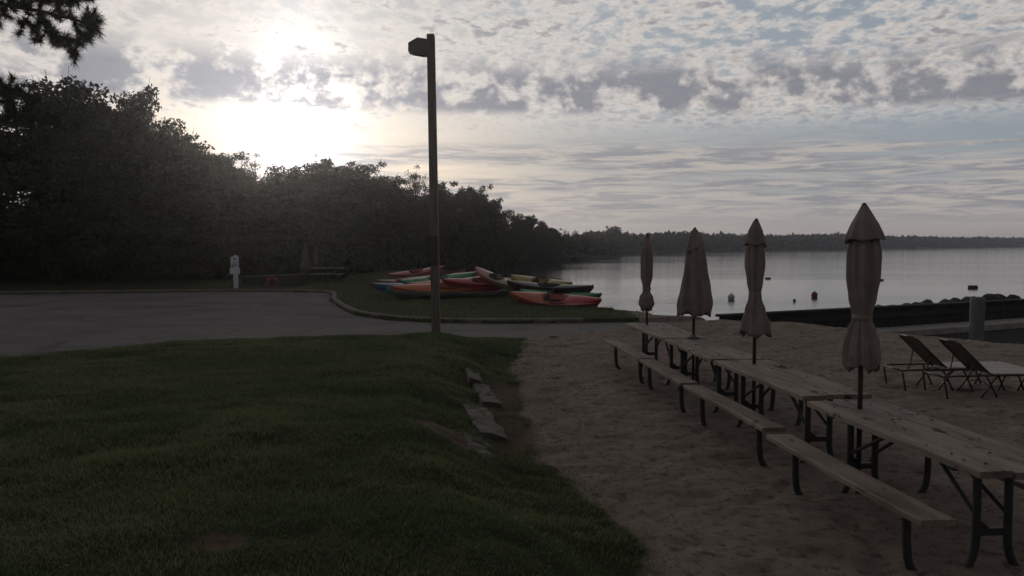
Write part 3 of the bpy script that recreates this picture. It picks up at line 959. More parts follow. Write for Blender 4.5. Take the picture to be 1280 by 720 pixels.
# ------------------------------------------------------------------ white sign, fence, life ring, far umbrellas and table
Ys = 39.0
b0 = at_y(295, 363, Ys); sg = empty('white_sign', (b0.x, Ys, b0.z)); mp = Ys / F
sz = lambda py: at_y(295, py, Ys).z - b0.z
mb = MB(); mb.box((0, 0, sz(321)/2 - .15), (4.6*mp, 4.6*mp, sz(321)+.3), None, .012)
mb.lathe([(3.2*mp, sz(321)), (3.2*mp, sz(320.2)), (.001, sz(318.6))], 4)
mb.build('post', M['white_paint'], sg)
mb = MB(); mb.box((0, -.115, (sz(321)+sz(333))/2), (10*mp, .025, sz(321)-sz(333)), None, .006); pl1 = mb.build('upper_plate', M['sign_white'], sg)
mb = MB(); mb.box((0, -.115, (sz(334.2)+sz(342.5))/2), (12.3*mp, .025, sz(334.2)-sz(342.5)), None, .006); pl2 = mb.build('lower_plate', M['sign_white'], sg)
mb = MB(); zc = sz(323.7)
for k in range(16):
    a, c_ = 2*PI*k/16, 2*PI*(k+1)/16
    mb.add([(.06*math.cos(a), -.130, zc+.06*math.sin(a)), (.06*math.cos(c_), -.130, zc+.06*math.sin(c_)), (.035*math.cos(c_), -.130, zc+.035*math.sin(c_)), (.035*math.cos(a), -.130, zc+.035*math.sin(a))], [(0,1,2,3)])
mb.box((0, -.130, zc), (.03, .003, .05))
for py, ww in ((328, .2), (330.2, .26), (332, .24)): mb.box((0, -.130, sz(py)), (ww, .003, .03))
mb.build('print', M['sign_ink'], pl1)
tag(sg, 'white post with two small white notice plates at the kerb', 'sign')

Yf = 40.5
fa_, fb_ = at_y(303, 346, Yf), at_y(379, 342.5, Yf); zb = hz(-11, Yf)
fn = empty('board_fence', (fa_.x, Yf, zb))
Lf = fb_.x - fa_.x; hf0, hf1 = fa_.z - zb, fb_.z - zb
mb = MB(); n = 20
for k in range(n):
    u_ = (k+.5)/n; hk = hf0 + (hf1-hf0)*u_ - .03
    mb.box((Lf*u_, 0, hk/2-.1), (Lf/n-.012, .03, hk+.2), None, .004)
mb.build('boards', M['fence'], fn)
mb = MB(); a_ = math.atan2(hf1-hf0, Lf); mb.box((Lf/2, 0, (hf0+hf1)/2), (Lf+.1, .12, .05), Euler((0, -a_, 0)).to_matrix(), .008)
mb.build('top_rail', M['fence_rail'], fn)
for u_ in (.01, .5, .99):
    mb = MB(); hk = hf0+(hf1-hf0)*u_-.03; mb.box((Lf*u_, .075, hk/2-.15), (.1, .1, hk+.3), None, .006); mb.build('fence_post', M['fence'], fn)
tag(fn, 'low dark board fence with a pale top rail in front of the trees', 'fence')
lr = at_y(340, 354, Yf-.12); rr = empty('life_ring', (lr.x, Yf-.12, lr.z))
mpf = Yf / F
def torus(mb, R, r, a0, a1, n=24, m_=10, grow=0):
    vs, fs = [], []
    for i in range(n+1):
        a = a0+(a1-a0)*i/n
        for k in range(m_):
            q = 2*PI*k/m_; vs.append(((R+(r+grow)*math.cos(q))*math.cos(a), (r+grow)*.8*math.sin(q), (R+(r+grow)*math.cos(q))*math.sin(a)))
    for i in range(n):
        for k in range(m_): fs.append((i*m_+k, i*m_+(k+1)%m_, (i+1)*m_+(k+1)%m_, (i+1)*m_+k))
    mb.add(vs, fs)
mb = MB(); torus(mb, 6.4*mpf, 2.4*mpf, 0, 2*PI, 40); mb.build('ring', M['ring_red'], rr, smooth=True)
for k in range(4):
    mb = MB(); a = PI/4+k*PI/2; torus(mb, 6.4*mpf, 2.4*mpf, a-.07, a+.07, 3, 10, .006); mb.build('band', M['fence_rail'], rr, smooth=True)
tag(rr, 'orange red life ring hanging on the dark board fence', 'life ring')
make_umbrella(381.5, 42.0, 304, 0, [(306, 1), (314, 3), (324, 4.5), (332, 6.2), (337, 6)], None, lambda z, zt: 0, 21,
              'dim folded umbrella at the right end of the board fence', group='folded umbrellas by the fence', base_z=hz(-10.3, 42.0), pole_r=.05)
make_umbrella(394.5, 44.0, 308, 0, [(309, .8), (316, 2), (325, 3), (333, 2.8)], None, lambda z, zt: 0, 22,
              'slim dim folded umbrella above the far picnic table', group='folded umbrellas by the fence', base_z=hz(-10.2, 44.0), pole_r=.035)
ft = empty('picnic_table', (at_y(404, 350, 43.0).x, 43.0, hz(-9.7, 43.0)), PI/2 + .1)
mb = MB()
for k in range(5): board(mb, -.36+.18*k, .17, 2.0, .70, .75)
mb.build('tabletop', M['fence_rail'], ft)
for s in (-1, 1):
    mb = MB(); board(mb, s*.68, .24, 2.0, .41, .45); mb.build('bench_seat', M['fence_rail'], ft)
for e in (-1, 1):
    for s in (-1, 1):
        mb = MB(); mb.tube([(s*.25, e*.7, .70), (s*.62, e*.7, -.05)], .045, 4); mb.build('leg', M['fence'], ft)
    mb = MB(); mb.box((0, e*.75, .385), (1.5, .05, .09)); mb.build('crossbar', M['fence'], ft)
tag(ft, 'far picnic table under the trees beside the board fence', 'picnic table')

# ------------------------------------------------------------------ kayaks and canoes
def hull(L, B, D, kind, seed=0):
    """lofted boat, x along length, keel at z=0 amidships"""
    n, m_ = 28, 12
    vs, fs = [], []
    def sec(u):
        w_ = max(B/2 * (1-abs(u)**2.4)**.9, .012)
        k = D*(.14*abs(u)**3 + .68*abs(u)**10)
        top = D*(.78 + .34*abs(u)**2.2)
        if kind == 'canoe': top = D*(.80 + .42*abs(u)**2.6)
        return w_, k, top
    for i in range(n+1):
        u = -1+2*i/n; w_, k, top = sec(u); x = u*L/2
        for j in range(m_+1):            # from gunwale left, round keel, to gunwale right
            a = PI*j/m_; yy = -math.cos(a); zz = 1-math.sin(a)**.75
            vs.append((x, w_*yy*(1 if kind == 'kayak' else .98), k+(top-k)*(zz)))
    for i in range(n):
        for j in range(m_):
            q = i*(m_+1)+j; fs.append((q, q+1, q+m_+2, q+m_+1))
    return vs, fs, sec, n, m_
BOATS = {}
def make_boat(name, L, B, D, kind, mat, A, Bp, roll, label, cat):
    """A, Bp: world end points of the keel line"""
    A, Bp = Vector(A), Vector(Bp); mid = (A+Bp)/2; d = (Bp-A); Lr = d.length; d.normalize()
    y = Vector((0, 0, 1)).cross(d).normalized(); z = d.cross(y)
    R = Matrix((d, y, z)).transposed() @ Matrix.Rotation(roll, 3, 'X')
    root = empty(name, mid); root.rotation_euler = R.to_euler()
    L = Lr
    vs, fs, sec, n, m_ = hull(L, B, D, kind)
    mb = MB(); mb.add(vs, fs)
    if kind == 'canoe':                  # inner skin
        o = len(mb.v)
        vs2 = []
        for i in range(n+1):
            u_ = -1+2*i/n
            for j in range(m_+1):
                x, yy, zz = vs[i*(m_+1)+j]; vs2.append((x*.985, yy*.93, zz+.012*(1 if 0 < j < m_ else 0)))
        mb.add(vs2, [f[::-1] for f in fs])
        for i in range(n):
            for j in (0, m_):
                q = i*(m_+1)+j; f = (q, q+m_+1, o+q+m_+1, o+q); mb.f.append(f)
        hl = mb.build('hull', mat, root, smooth=True)
        for s in (-1, 1):
            g_ = MB(); pts = []
            for i in range(n+1):
                u_ = -1+2*i/n; w_, k, top = sec(u_); pts.append((u_*L/2, s*w_, top))
            g_.tube(pts, .018, 6); g_.build('gunwale', M['fence_rail'] if 'pale' in label else M['lounge_frame'], root, smooth=True)
        for u_ in (-.45, .4):
            w_, k, top = sec(u_); s_ = MB(); s_.box((u_*L/2, 0, top-.06), (.24, 2*w_*.93, .02), None, .005); s_.build('seat', M['fence'], root)
        w_, k, top = sec(0); s_ = MB(); s_.box((0, 0, top-.03), (.05, 2*w_*.97, .025), None, .005); s_.build('thwart', M['fence'], root)
    else:
        # deck: closes the top, with a cockpit well
        nv = []
        dk = []
        m2 = 8
        c0, c1 = -.22, .20
        for i in range(n+1):
            u_ = -1+2*i/n; w_, k, top = sec(u_)
            for j in range(m2+1):
                v = -1+2*j/m2
                zc = top + D*.20*(1-v*v)*(1-abs(u_)**3)
                cu = (u_-.0-(c0+c1)/2)/((c1-c0)/2*1.15); q = cu*cu+(v/.72)**2
                if q < 1: zc = top - D*.38*min(1, (1-q)*3.0)
                nv.append((u_*L/2, w_*v, zc))
        for i in range(n):
            for j in range(m2):
                q = i*(m2+1)+j; dk.append((q, q+m2+1, q+m2+2, q+1))
        dk = [f[::-1] for f in dk]
        mb.add(nv, [f[::-1] for f in dk])
        hl = mb.build('hull', mat, root, smooth=True)
        w_, k, top = sec(0)
        cm = MB(); pts = []
        for q in range(29):
            a = 2*PI*q/28; uu = (c0+c1)/2+(c1-c0)/2*1.15*math.cos(a); w2, k2, t2 = sec(uu); v = .72*math.sin(a)
            pts.append((uu*L/2, w2*v, t2 + D*.20*(1-v*v)*(1-abs(uu)**3)+.01))
        cm.tube(pts, .014, 6, cap=False); cm.build('cockpit_rim', M['lounge_frame'], root, smooth=True)
        st = MB(); st.box((c0*.75*L/2, 0, top-.02), (.05, w_*1.0, .30), Euler((0, -.25, 0)).to_matrix(), .015); st.box((c0*.2*L/2, 0, top-D*.33), (.36, w_*.95, .04), None, .012)
        st.build('seat', M['buoy_dark'], root)
        for s in (-1, 1):
            h_ = MB(); w3, k3, t3 = sec(.96); x = s*.95*L/2
            h_.tube([(x, 0, t3*.95), (x+s*.05, .0, t3+.05), (x+s*.09, 0, t3*.9)], .008, 6); h_.build('grab_handle', M['lounge_frame'], root)
    return tag(root, label, cat, 'kayaks and canoes heaped on the grass bank')
def K(pa, Ya, pb_, Yb): return at_y(pa[0], pa[1], Ya), at_y(pb_[0], pb_[1], Yb)
RED = plastic('hull_red', (.36, .030, .035), (.28, .025, .03))
PINK = plastic('hull_faded_red', (.42, .075, .075), (.30, .05, .05))
TAN = plastic('hull_tan', (.20, .14, .085), (.24, .10, .06), (.3, 1.6))
GREEN = plastic('hull_green', (.035, .16, .065), (.045, .22, .09))
BLUE = plastic('hull_blue', (.28, .05, .05), (.06, .11, .22), (-1.75, -1.45))
PURPLE = plastic('hull_maroon', (.15, .035, .05), (.10, .03, .04))
ORANGE = plastic('hull_orange', (.38, .075, .03), (.36, .045, .035), (-.5, 1.5))
FADE = plastic('hull_yellow_red_fade', (.42, .115, .03), (.36, .025, .045), (.2, 1.6))
TEAL = plastic('hull_teal', (.03, .25, .18), (.035, .2, .15))
DGREEN = plastic('hull_dark_green', (.035, .045, .032), (.025, .035, .027))
OLIVE = plastic('hull_olive_orange', (.30, .13, .06), (.17, .15, .06), (-.6, .4))
YELLOW = plastic('hull_yellow', (.36, .25, .075), (.28, .21, .07))
BLACK = plastic('hull_black', (.03, .024, .022), (.022, .02, .02))
OR2 = plastic('hull_orange_red', (.40, .10, .05), (.38, .025, .045), (-.1, .9))
ORANGE2 = plastic('hull_burnt_orange', (.34, .085, .03), (.40, .05, .03), (-.5, 1.5))
MAROON2 = plastic('hull_dull_red', (.20, .03, .03), (.16, .025, .03))
boats = [
 ('kayak', .66, .30, 'kayak', PINK, K((486, 351), 38.2, (556, 340.5), 38.8), .25, 'faded red kayak lying farthest back, its stern end raised', 'kayak'),
 ('canoe', .80, .36, 'canoe', TAN, K((490, 356), 36.6, (583, 347), 37.4), .1, 'tan canoe with reddish end between the faded red and blue boats', 'canoe'),
 ('kayak', .66, .32, 'kayak', PURPLE, K((470, 360.5), 35.2, (566, 356), 35.4), .1, 'maroon kayak half hidden behind the blue one', 'kayak'),
 ('kayak', .68, .33, 'kayak', GREEN, K((500, 361), 34.2, (597, 350), 34.9), .35, 'green kayak with a light edge behind the orange boats', 'kayak'),
 ('kayak', .66, .32, 'kayak', BLUE, K((464, 364.5), 33.6, (572, 363), 33.9), .15, 'blue kayak with a red tip at the left end of the heap', 'kayak'),
 ('kayak', .66, .30, 'kayak', ORANGE, K((510, 364), 33.0, (628, 353), 33.4), .3, 'orange red kayak lying just behind the yellow to red one', 'kayak'),
 ('kayak', .64, .28, 'kayak', TEAL, K((482, 369.5), 32.2, (590, 371), 32.5), .0, 'teal kayak showing only its tip under the front boats', 'kayak'),
 ('kayak', .70, .37, 'kayak', FADE, K((488, 369.5), 31.7, (636, 364), 32.2), .42, 'long yellow kayak fading to red at the front of the heap', 'kayak'),
 ('canoe', .78, .30, 'canoe', DGREEN, K((494, 376), 30.9, (636, 376), 31.2), -.25, 'dark green canoe with pale gunwales lowest in front', 'canoe'),
 ('kayak', .58, .30, 'kayak', OLIVE, K((594, 343), 33.0, (650, 368), 30.6), .15, 'olive kayak with an orange end poking up mid heap', 'kayak'),
 ('kayak', .66, .30, 'kayak', RED, K((552, 359), 31.6, (650, 358), 32.4), .3, 'plain red kayak wedged between the fading one and the lake side boats', 'kayak'),
 ('kayak', .64, .28, 'kayak', ORANGE2, K((496, 358), 34.6, (612, 347), 35.4), .3, 'burnt orange kayak behind the green one', 'kayak'),
 ('kayak', .66, .28, 'kayak', MAROON2, K((648, 384), 28.0, (748, 390), 27.2), .1, 'dull red kayak lowest of the lake side boats, under the orange one', 'kayak'),
 ('kayak', .70, .42, 'kayak', YELLOW, K((640, 358), 30.8, (716, 368), 29.6), .35, 'yellow kayak leaning up over the black one', 'kayak'),
 ('kayak', .72, .36, 'kayak', BLACK, K((634, 364), 29.9, (742, 371), 28.6), .1, 'black kayak stretched along the water side', 'kayak'),
 ('kayak', .68, .30, 'kayak', GREEN, K((650, 373), 29.1, (752, 378.5), 28.2), .2, 'green kayak between the black one and the orange one', 'kayak'),
 ('kayak', .74, .36, 'kayak', OR2, K((638, 378), 28.3, (752, 387), 27.4), .4, 'orange kayak turning red, nearest the lake in front', 'kayak'),
]
for nm, B_, D_, kd, mt, (A, Bp), roll, lab, cat in boats:
    make_boat(nm, 4, B_, D_, kd, mt, A, Bp, roll, lab, cat)

# ------------------------------------------------------------------ trees
def leaves_at(C, Rr, n, size, flat=.75):
    """n leaf faces per clump centre C with radius Rr -> arrays"""
    Vs, rn = [], []
    for c, r, k in zip(C, Rr, n):
        d = rng.normal(size=(k, 3)); d /= np.linalg.norm(d, axis=1)[:, None] + 1e-9
        rad = r * rng.random(k) ** .45
        p = np.array(c) + d * rad[:, None] * np.array([1, 1, flat])
        Vs.append(p); rn.append(np.clip(rng.normal(.5, .2, k) + rng.normal(0, .18), 0, 1))
    return np.concatenate(Vs), np.concatenate(rn)
def leaf_quads(P, rn, size, droop=0.3):
    n = len(P)
    a = rng.normal(size=(n, 3)); a[:, 2] -= droop; a /= np.linalg.norm(a, axis=1)[:, None]
    b_ = rng.normal(size=(n, 3)); b_ -= (b_*a).sum(1)[:, None]*a; b_ /= np.linalg.norm(b_, axis=1)[:, None]
    s = size * rng.uniform(.6, 1.4, n)[:, None]
    nrm = np.cross(a, b_)
    V_ = np.stack([P, P + a*s*.5 + b_*s*.33 + nrm*s*.06, P + a*s, P + a*s*.5 - b_*s*.33 + nrm*s*.06], 1).reshape(-1, 3)
    o = np.arange(n)[:, None]*4
    return V_, np.concatenate([o + np.array([[0, 1, 2, 3]])], 0), np.repeat(rn, 4)
PROTO = {}
def tree_proto(key, seed, crown_r, low, leaf, nleaf, nlimb, mat, wispy=False):
    """unit tree: height 10 m"""
    r = random.Random(seed); Hh = 10.0
    tr = MB()
    tp = [Vector((0, 0, -.4))]; 
    for k in range(1, 7): tp.append(Vector((r.uniform(-.18, .18)*k*.5, r.uniform(-.18, .18)*k*.5, Hh*.9*k/6)))
    tr.tube(tp, [.24, .2, .17, .13, .1, .06, .02], 8)
    C, R_, N = [], [], []
    for k in range(nlimb):
        u_ = low + (1-low)*(k+.5)/nlimb
        z0 = Hh*u_*.82
        a = k*2.399 + r.uniform(-.4, .4)
        # crown outline: rounded, uneven
        prof = math.sin(PI*min(1, (u_-low)/(1-low)*.86+.14))**.6
        reach = crown_r*prof*r.uniform(.6, 1.12)
        b0_ = tp[min(5, int(u_*6))].copy(); b0_.z = z0*.9
        e = Vector((math.cos(a)*reach, math.sin(a)*reach, z0 + Hh*.10 + r.uniform(-.4, .5)))
        mid = b0_.lerp(e, .5) + Vector((0, 0, -.15))
        tr.tube([b0_, mid, e], [.07, .045, .012], 5, cap=False)
        nsub = 3 if not wispy else 4
        for q in range(nsub):
            f_ = 1 - q*.24
            c = b0_.lerp(e, f_) + Vector((r.gauss(0, .45), r.gauss(0, .45), r.gauss(.1, .35)))
            rad = r.uniform(.55, 1.15)*(.62 if wispy else 1)
            C.append(tuple(c)); R_.append(rad); N.append(int(nleaf*rad**2))
            if wispy: tr.tube([b0_.lerp(e, f_*.8), c], [.02, .006], 4, cap=False)
    for q in range(16 if not wispy else 5):     # ragged sprays standing out of the crown
        c = (r.gauss(0, crown_r*.38), r.gauss(0, crown_r*.38), Hh*r.uniform(.80, 1.04)); C.append(c); rad = r.uniform(.26, .58)
        tr.tube([(c[0]*.5, c[1]*.5, Hh*.72), c], [.03, .008], 4, cap=False); R_.append(rad); N.append(int(nleaf*rad**2))
    if not wispy:
        for q in range(14):                    # inner mass
            u_ = low + (1-low)*r.random()*.8; a = r.uniform(0, 6.28); rr_ = crown_r*.5*r.random()
            C.append((math.cos(a)*rr_, math.sin(a)*rr_, Hh*u_)); R_.append(1.25); N.append(int(nleaf*1.1))
    P_, rn_ = leaves_at(C, R_, N, leaf)
    P_[:, 2] = np.where(P_[:, 2] > Hh*.8, Hh*.8 + (P_[:, 2]-Hh*.8)*(Hh*.19/max(P_[:, 2].max()-Hh*.8, .1)), np.maximum(P_[:, 2], .15))
    V_, F_, rr2 = leaf_quads(P_, rn_, leaf)
    root = empty('leafy_tree')
    tr.build('trunk', M['bark'], root, smooth=True)
    np_mesh('crown', V_, F_, mat, root, attrs={'rnd': rr2})
    PROTO[key] = root
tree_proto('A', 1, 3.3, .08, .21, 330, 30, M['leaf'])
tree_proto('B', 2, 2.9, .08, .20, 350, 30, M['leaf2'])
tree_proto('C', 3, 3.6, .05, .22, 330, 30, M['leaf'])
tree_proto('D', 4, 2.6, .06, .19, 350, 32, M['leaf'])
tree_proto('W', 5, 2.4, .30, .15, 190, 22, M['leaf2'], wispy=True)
used = set()
def put_tree(key, px, ytop, hw, Y, label, group, sy=None, zb_=None, rot=None, name='leafy_tree'):
    pr = PROTO[key]
    top = at_y(px, ytop, Y); z0 = hz(top.x, Y) if zb_ is None else zb_
    hgt = top.z - z0
    o = pr if key not in used else copy_tree(pr)
    used.add(key)
    o.name = name
    cr = {'A': 3.3, 'B': 2.9, 'C': 3.6, 'D': 2.6, 'W': 2.4, 'S': 1.5, 'T': 1.5}[key]
    sxy = hw * Y / F / (cr * 1.12); base = {'S': 2.0, 'T': 2.0}.get(key, 10.0)
    o.location = (top.x, Y, z0); o.scale = (sxy, sxy, hgt / base)
    o.rotation_euler = (0, 0, random.uniform(0, 6.28) if rot is None else rot)
    tag(o, label, 'tree' if key not in 'ST' else 'shrub', group)
    return o
def shrub_proto(key, seed, nleaf, mat):
    r = random.Random(seed); C, R_, N = [], [], []; st = MB()
    for k in range(16):
        a = r.uniform(0, 6.28); q = 1.2*math.sqrt(r.random()); z = r.uniform(.35, 1.5)*(1-.25*q)
        c = Vector((math.cos(a)*q, math.sin(a)*q, z)); C.append(tuple(c)); rad = r.uniform(.35, .6); R_.append(rad); N.append(int(nleaf*rad**2*4))
        st.tube([(c.x*.1, c.y*.1, -.1), (c.x*.6, c.y*.6, z*.5), tuple(c)], [.035, .025, .008], 5, cap=False)
    P_, rn_ = leaves_at(C, R_, N, .2); P_[:, 2] = np.clip(P_[:, 2], .03, 2.0)
    V_, F_, rr2 = leaf_quads(P_, rn_, .17)
    root = empty('leafy_shrub'); st.build('stem', M['bark'], root, smooth=True); np_mesh('foliage', V_, F_, mat, root, attrs={'rnd': rr2}); PROTO[key] = root
shrub_proto('S', 31, 190, M['leaf']); shrub_proto('T', 32, 170, M['leaf2'])
GW = 'trees of the dark wood behind the road'
trees = [
 ('A', -35, 128, 120, 43.5, 'dark tree cut by the left edge of the frame'),
 ('D', 88, 97, 75, 46, 'tall dark tree with a crooked top sprig, below the hanging pine bough'),
 ('B', 160, 113, 62, 48, 'tall dark tree next right of the one under the pine bough'),
 ('C', 118, 165, 105, 43, 'broad lower dark tree in front of the two tallest'),
 ('B', 222, 161, 66, 50, 'dark tree on the slope of the skyline where it falls away, above the sign side'),
 ('A', 262, 184, 55, 53, 'dark tree whose crown stands above the white sign'),
 ('D', 292, 208, 42, 57, 'slender dark tree filling the dip between the sign and the sun glare'),
 ('C', 196, 190, 85, 46, 'broad dark tree low in front, between the sign and the left edge'),
 ('W', 316, 190, 36, 66, 'thin feathery tree against the brightest glare of the sun'),
 ('C', 345, 215, 70, 55, 'low broad tree straight below the sun'),
 ('D', 368, 206, 40, 60, 'dark tree just right of the sun glare'),
 ('A', 408, 195, 48, 60, 'round topped tree right of the sun, highest before the lamp post'),
 ('B', 444, 203, 42, 66, 'dark tree between the round topped one and the lamp post'),
 ('D', 482, 218, 46, 68, 'dark tree close on the left of the lamp post'),
 ('W', 519, 205, 26, 76, 'wispy tree poking up behind the lamp post'),
 ('C', 548, 226, 50, 80, 'dark tree on the right side of the lamp post'),
 ('A', 590, 230, 38, 90, 'rounded tree at the right shoulder of the wood'),
 ('B', 614, 250, 28, 98, 'tree where the wood steps down toward the lake'),
 ('W', 631, 263, 18, 106, 'feathery little tree at the lake end of the wood'),
 ('D', 645, 268, 17, 114, 'first rounded tree on the point beyond the kayaks'),
 ('A', 660, 266, 20, 119, 'highest tree on the point beyond the kayaks'),
 ('B', 677, 277, 17, 124, 'tree on the falling skyline of the point, third from its left'),
 ('D', 692, 285, 14, 131, 'low tree near the tip of the wooded point'),
 ('W', 79, 93, 24, 47.5, 'thin crooked sprig topped tree right under the hanging pine bough'),
 ('W', 186, 131, 22, 49, 'thin ragged tree breaking the skyline where the wood starts to fall away'),
 ('W', 397, 190, 20, 63, 'thin ragged tree on the skyline right of the sun, left of the lamp post'),
 ('C', 508, 242, 55, 86, 'broad low tree filling the wood just behind the lamp post'),
]
for a in trees:
    put_tree(*a, GW)
random.seed(5)
GS = 'shrubs along the edge of the dark wood'
for k, px in enumerate(range(-30, 450, 30)):
    put_tree('S' if k % 2 else 'T', px + random.uniform(-8, 8), 288 + random.uniform(-22, 14), 40, 45.5 + random.uniform(-1, 2) + (1.5 if px > 290 else 0), 'dark bush at the foot of the wood behind the road', GS, name='leafy_shrub')
for k, (px, yt, Y) in enumerate([(455, 300, 52), (490, 302, 58), (525, 304, 64), (562, 306, 74), (596, 308, 88), (622, 312, 104), (650, 313, 116), (682, 314, 126), (712, 315, 138)]):
    put_tree('T' if k % 2 else 'S', px, yt, 34, Y, 'low bush on the lake shore behind the heap of boats', 'bushes along the cove shore', name='leafy_shrub')

# far woods as one mass per shore
def far_wood(name, path, nper, leaf, label):
    """path: (px, ytop, Y)"""
    C, R_, N = [], [], []
    for (p0, y0, Y0), (p1, y1, Y1) in zip(path[:-1], path[1:]):
        n = int(nper * abs(p1 - p0))
        for k in range(n):
            u_ = random.random(); px = p0+(p1-p0)*u_; Y = (Y0+(Y1-Y0)*u_)*random.uniform(1.0, 1.06)
            yt = y0+(y1-y0)*u_
            tp = at_y(px, yt, Y); zt = tp.z; z0 = -.2
            hh_ = zt - z0
            bump = 1 + .12*(fbm(np.array([px*.09]), np.array([Y*.01]), 3, 5)[0]-.5)*2
            r_ = hh_*random.uniform(.16, .3)
            zc = z0 + (hh_*bump - r_) * random.random()**.6
            C.append((tp.x, Y, max(zc, z0+.2))); R_.append(r_); N.append(16)
    P_, rn_ = leaves_at(C, R_, N, leaf, .8)
    P_[:, 2] = np.maximum(P_[:, 2], WZ)
    V_, F_, rr2 = leaf_quads(P_, rn_, leaf, .1)
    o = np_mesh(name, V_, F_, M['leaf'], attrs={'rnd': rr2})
    tag(o, label, 'woods', kind='stuff'); return o
far_wood('point_woods', [(560, 300, 112), (640, 297, 124), (700, 298, 150), (745, 295, 190), (770, 293, 235)], 9, 1.1, 'mid distance woods on the point behind the cove')
far_wood('far_shore_woods', [(735, 292, 240), (800, 294, 258), (860, 292.5, 300), (940, 294.5, 345), (1060, 294, 430)], 9, 1.6, 'far shore woods seen between the umbrellas')
far_wood('distant_shore_woods', [(1040, 294, 440), (1120, 297.5, 500), (1200, 299, 570), (1290, 299, 670), (1420, 299, 800)], 9, 2.6, 'hazy distant shore woods on the right horizon')
far_wood('undergrowth', [(-90, 285, 58), (300, 292, 60), (440, 300, 70), (540, 305, 92), (620, 309, 110)], 5, .6, 'dark undergrowth closing the wood behind the road')
GF = 'single trees rising above the far shore'
put_tree('C', 768, 282, 17, 246, 'wide domed tree rising above the far shore woods', GF, zb_=-.2)
put_tree('W', 720, 286, 8, 196, 'small tuft topped tree left of the domed tree on the far shore', GF, zb_=-.2)
put_tree('W', 733, 287, 7, 205, 'tiny tuft topped tree nearest the domed tree', GF, zb_=-.2)
put_tree('W', 707, 285, 6, 190, 'tiny tree left of the tuft topped tree on the point', GF, zb_=-.2)

# ------------------------------------------------------------------ pine with boughs reaching into the top left
random.seed(21)
Yp = 19.0
def inpoly(x, y, P):
    r = False
    for (ax, ay), (bx, by) in zip(P, P[1:]+P[:1]):
        if (ay > y) != (by > y) and x < (bx-ax)*(y-ay)/(by-ay)+ax: r = not r
    return r
base = at_y(-210, 360, Yp)
pine = empty('pine_tree', (base.x, Yp, hz(base.x, Yp)))
o0 = Vector(pine.location)
br = MB(); tips = []
bx, bz = 0.0, 0.0
trunk = MB(); zt = 13.5
trunk.tube([(0, 0, -.3), (.05, 0, 3), (-.05, .1, 7), (.05, 0, 10), (0, 0, zt)], [.27, .22, .17, .11, .03], 12)
trunk.build('trunk', M['bark'], pine, smooth=True)
def bough(spine, poly, ntuft, hole=None, sub=2.2):
    sp = [at_y(px, py, Yp + dy) - o0 for px, py, dy in spine]
    L_ = len(sp)
    br.tube(sp, [.075*(1-.8*i/(L_-1)) for i in range(L_)], 7, cap=False)
    nodes = []
    for a_, b_ in zip(sp[:-1], sp[1:]):
        nodes += [a_.lerp(b_, q/6) for q in range(6)]
    cand = []
    while len(cand) < ntuft:
        px, py = random.uniform(-60, 140), random.uniform(-60, 175)
        if not inpoly(px, py, poly): continue
        if hole and any(((px-hx)/rx)**2+((py-hy)/ry)**2 < 1 for hx, hy, rx, ry in hole): continue
        if px > 0: px *= 1.08
        if py > 0: py *= 1.06
        cand.append(at_y(px, py, Yp + random.gauss(0, .45)) - o0)
    cand.sort(key=lambda p: min((q-p).length for q in nodes))
    for p in cand:
        a_ = min(nodes, key=lambda q: (q-p).length + .5*max(0, q.x-p.x))
        mid = a_.lerp(p, .55) + Vector((0, 0, random.uniform(-.06, .02)))
        br.tube([a_, mid, p], [.015, .010, .006], 4, cap=False)
        nodes.append(p)
        tips.append((p, (p-mid).normalized()))
        tips.append((mid, (p-mid).normalized()))
bough([(-210, -60, 0), (-90, -25, .2), (0, 5, .1), (50, 14, 0), (95, 25, -.2), (122, 32, -.3)],
      [(-60, -60), (110, -60), (112, 2), (128, 18), (131, 36), (118, 52), (104, 52), (98, 66), (90, 78), (80, 70), (66, 54), (48, 60), (38, 52), (22, 50), (14, 38), (-60, 40)], 270,
      hole=[(80, 36, 11, 5), (70, 8, 7, 5), (8, 34, 5, 7), (28, 42, 6, 5)])
bough([(-210, 60, 0), (-90, 75, .2), (0, 105, .2), (40, 122, 0), (64, 132, -.1)],
      [(-60, 60), (0, 92), (14, 90), (24, 100), (40, 112), (58, 118), (70, 128), (66, 142), (40, 150), (20, 146), (-60, 145)], 190)
# the rest of the pine, outside the frame
for k in range(16):
    z = random.uniform(6.0, 13.0); a = random.uniform(2.0, 5.2); r_ = (14.5-z)*.32
    e = Vector((math.cos(a)*r_, math.sin(a)*r_, z+.5)); br.tube([(0, 0, z), tuple(e*.6+Vector((0, 0, z*.4))), tuple(e)], [.06, .04, .015], 5, cap=False)
    for _ in range(9):
        tips.append((e*random.uniform(.6, 1.05)+Vector((random.gauss(0, .3), random.gauss(0, .3), z*.0+random.gauss(0, .2))), Vector((math.cos(a), math.sin(a), .3))))
br.build('branches', M['bark'], pine, smooth=True)
Vn, Rn_ = [], []
for p, d in tips:
    n = 80
    dr_ = rng.normal(size=(n, 3))*.55 + np.array(d)*.75 + np.array([0, 0, .12]); dr_ /= np.linalg.norm(dr_, axis=1)[:, None]
    st = np.array(p) - np.array(d)*rng.uniform(0, .14, n)[:, None]
    ln = rng.uniform(.14, .26, n)[:, None]
    sd = np.cross(dr_, rng.normal(size=(n, 3))); sd /= np.linalg.norm(sd, axis=1)[:, None]; sd *= .0062
    en = st + dr_*ln; en[:, 2] -= .015
    Vn.append(np.stack([st-sd, st+sd, en], 1).reshape(-1, 3)); Rn_.append(np.repeat(np.clip(rng.normal(.5, .25, n), 0, 1), 3))
Vn = np.concatenate(Vn); Rn_ = np.concatenate(Rn_)
np_mesh('crown', Vn, np.arange(len(Vn)).reshape(-1, 3), M['needle'], pine, attrs={'rnd': Rn_})
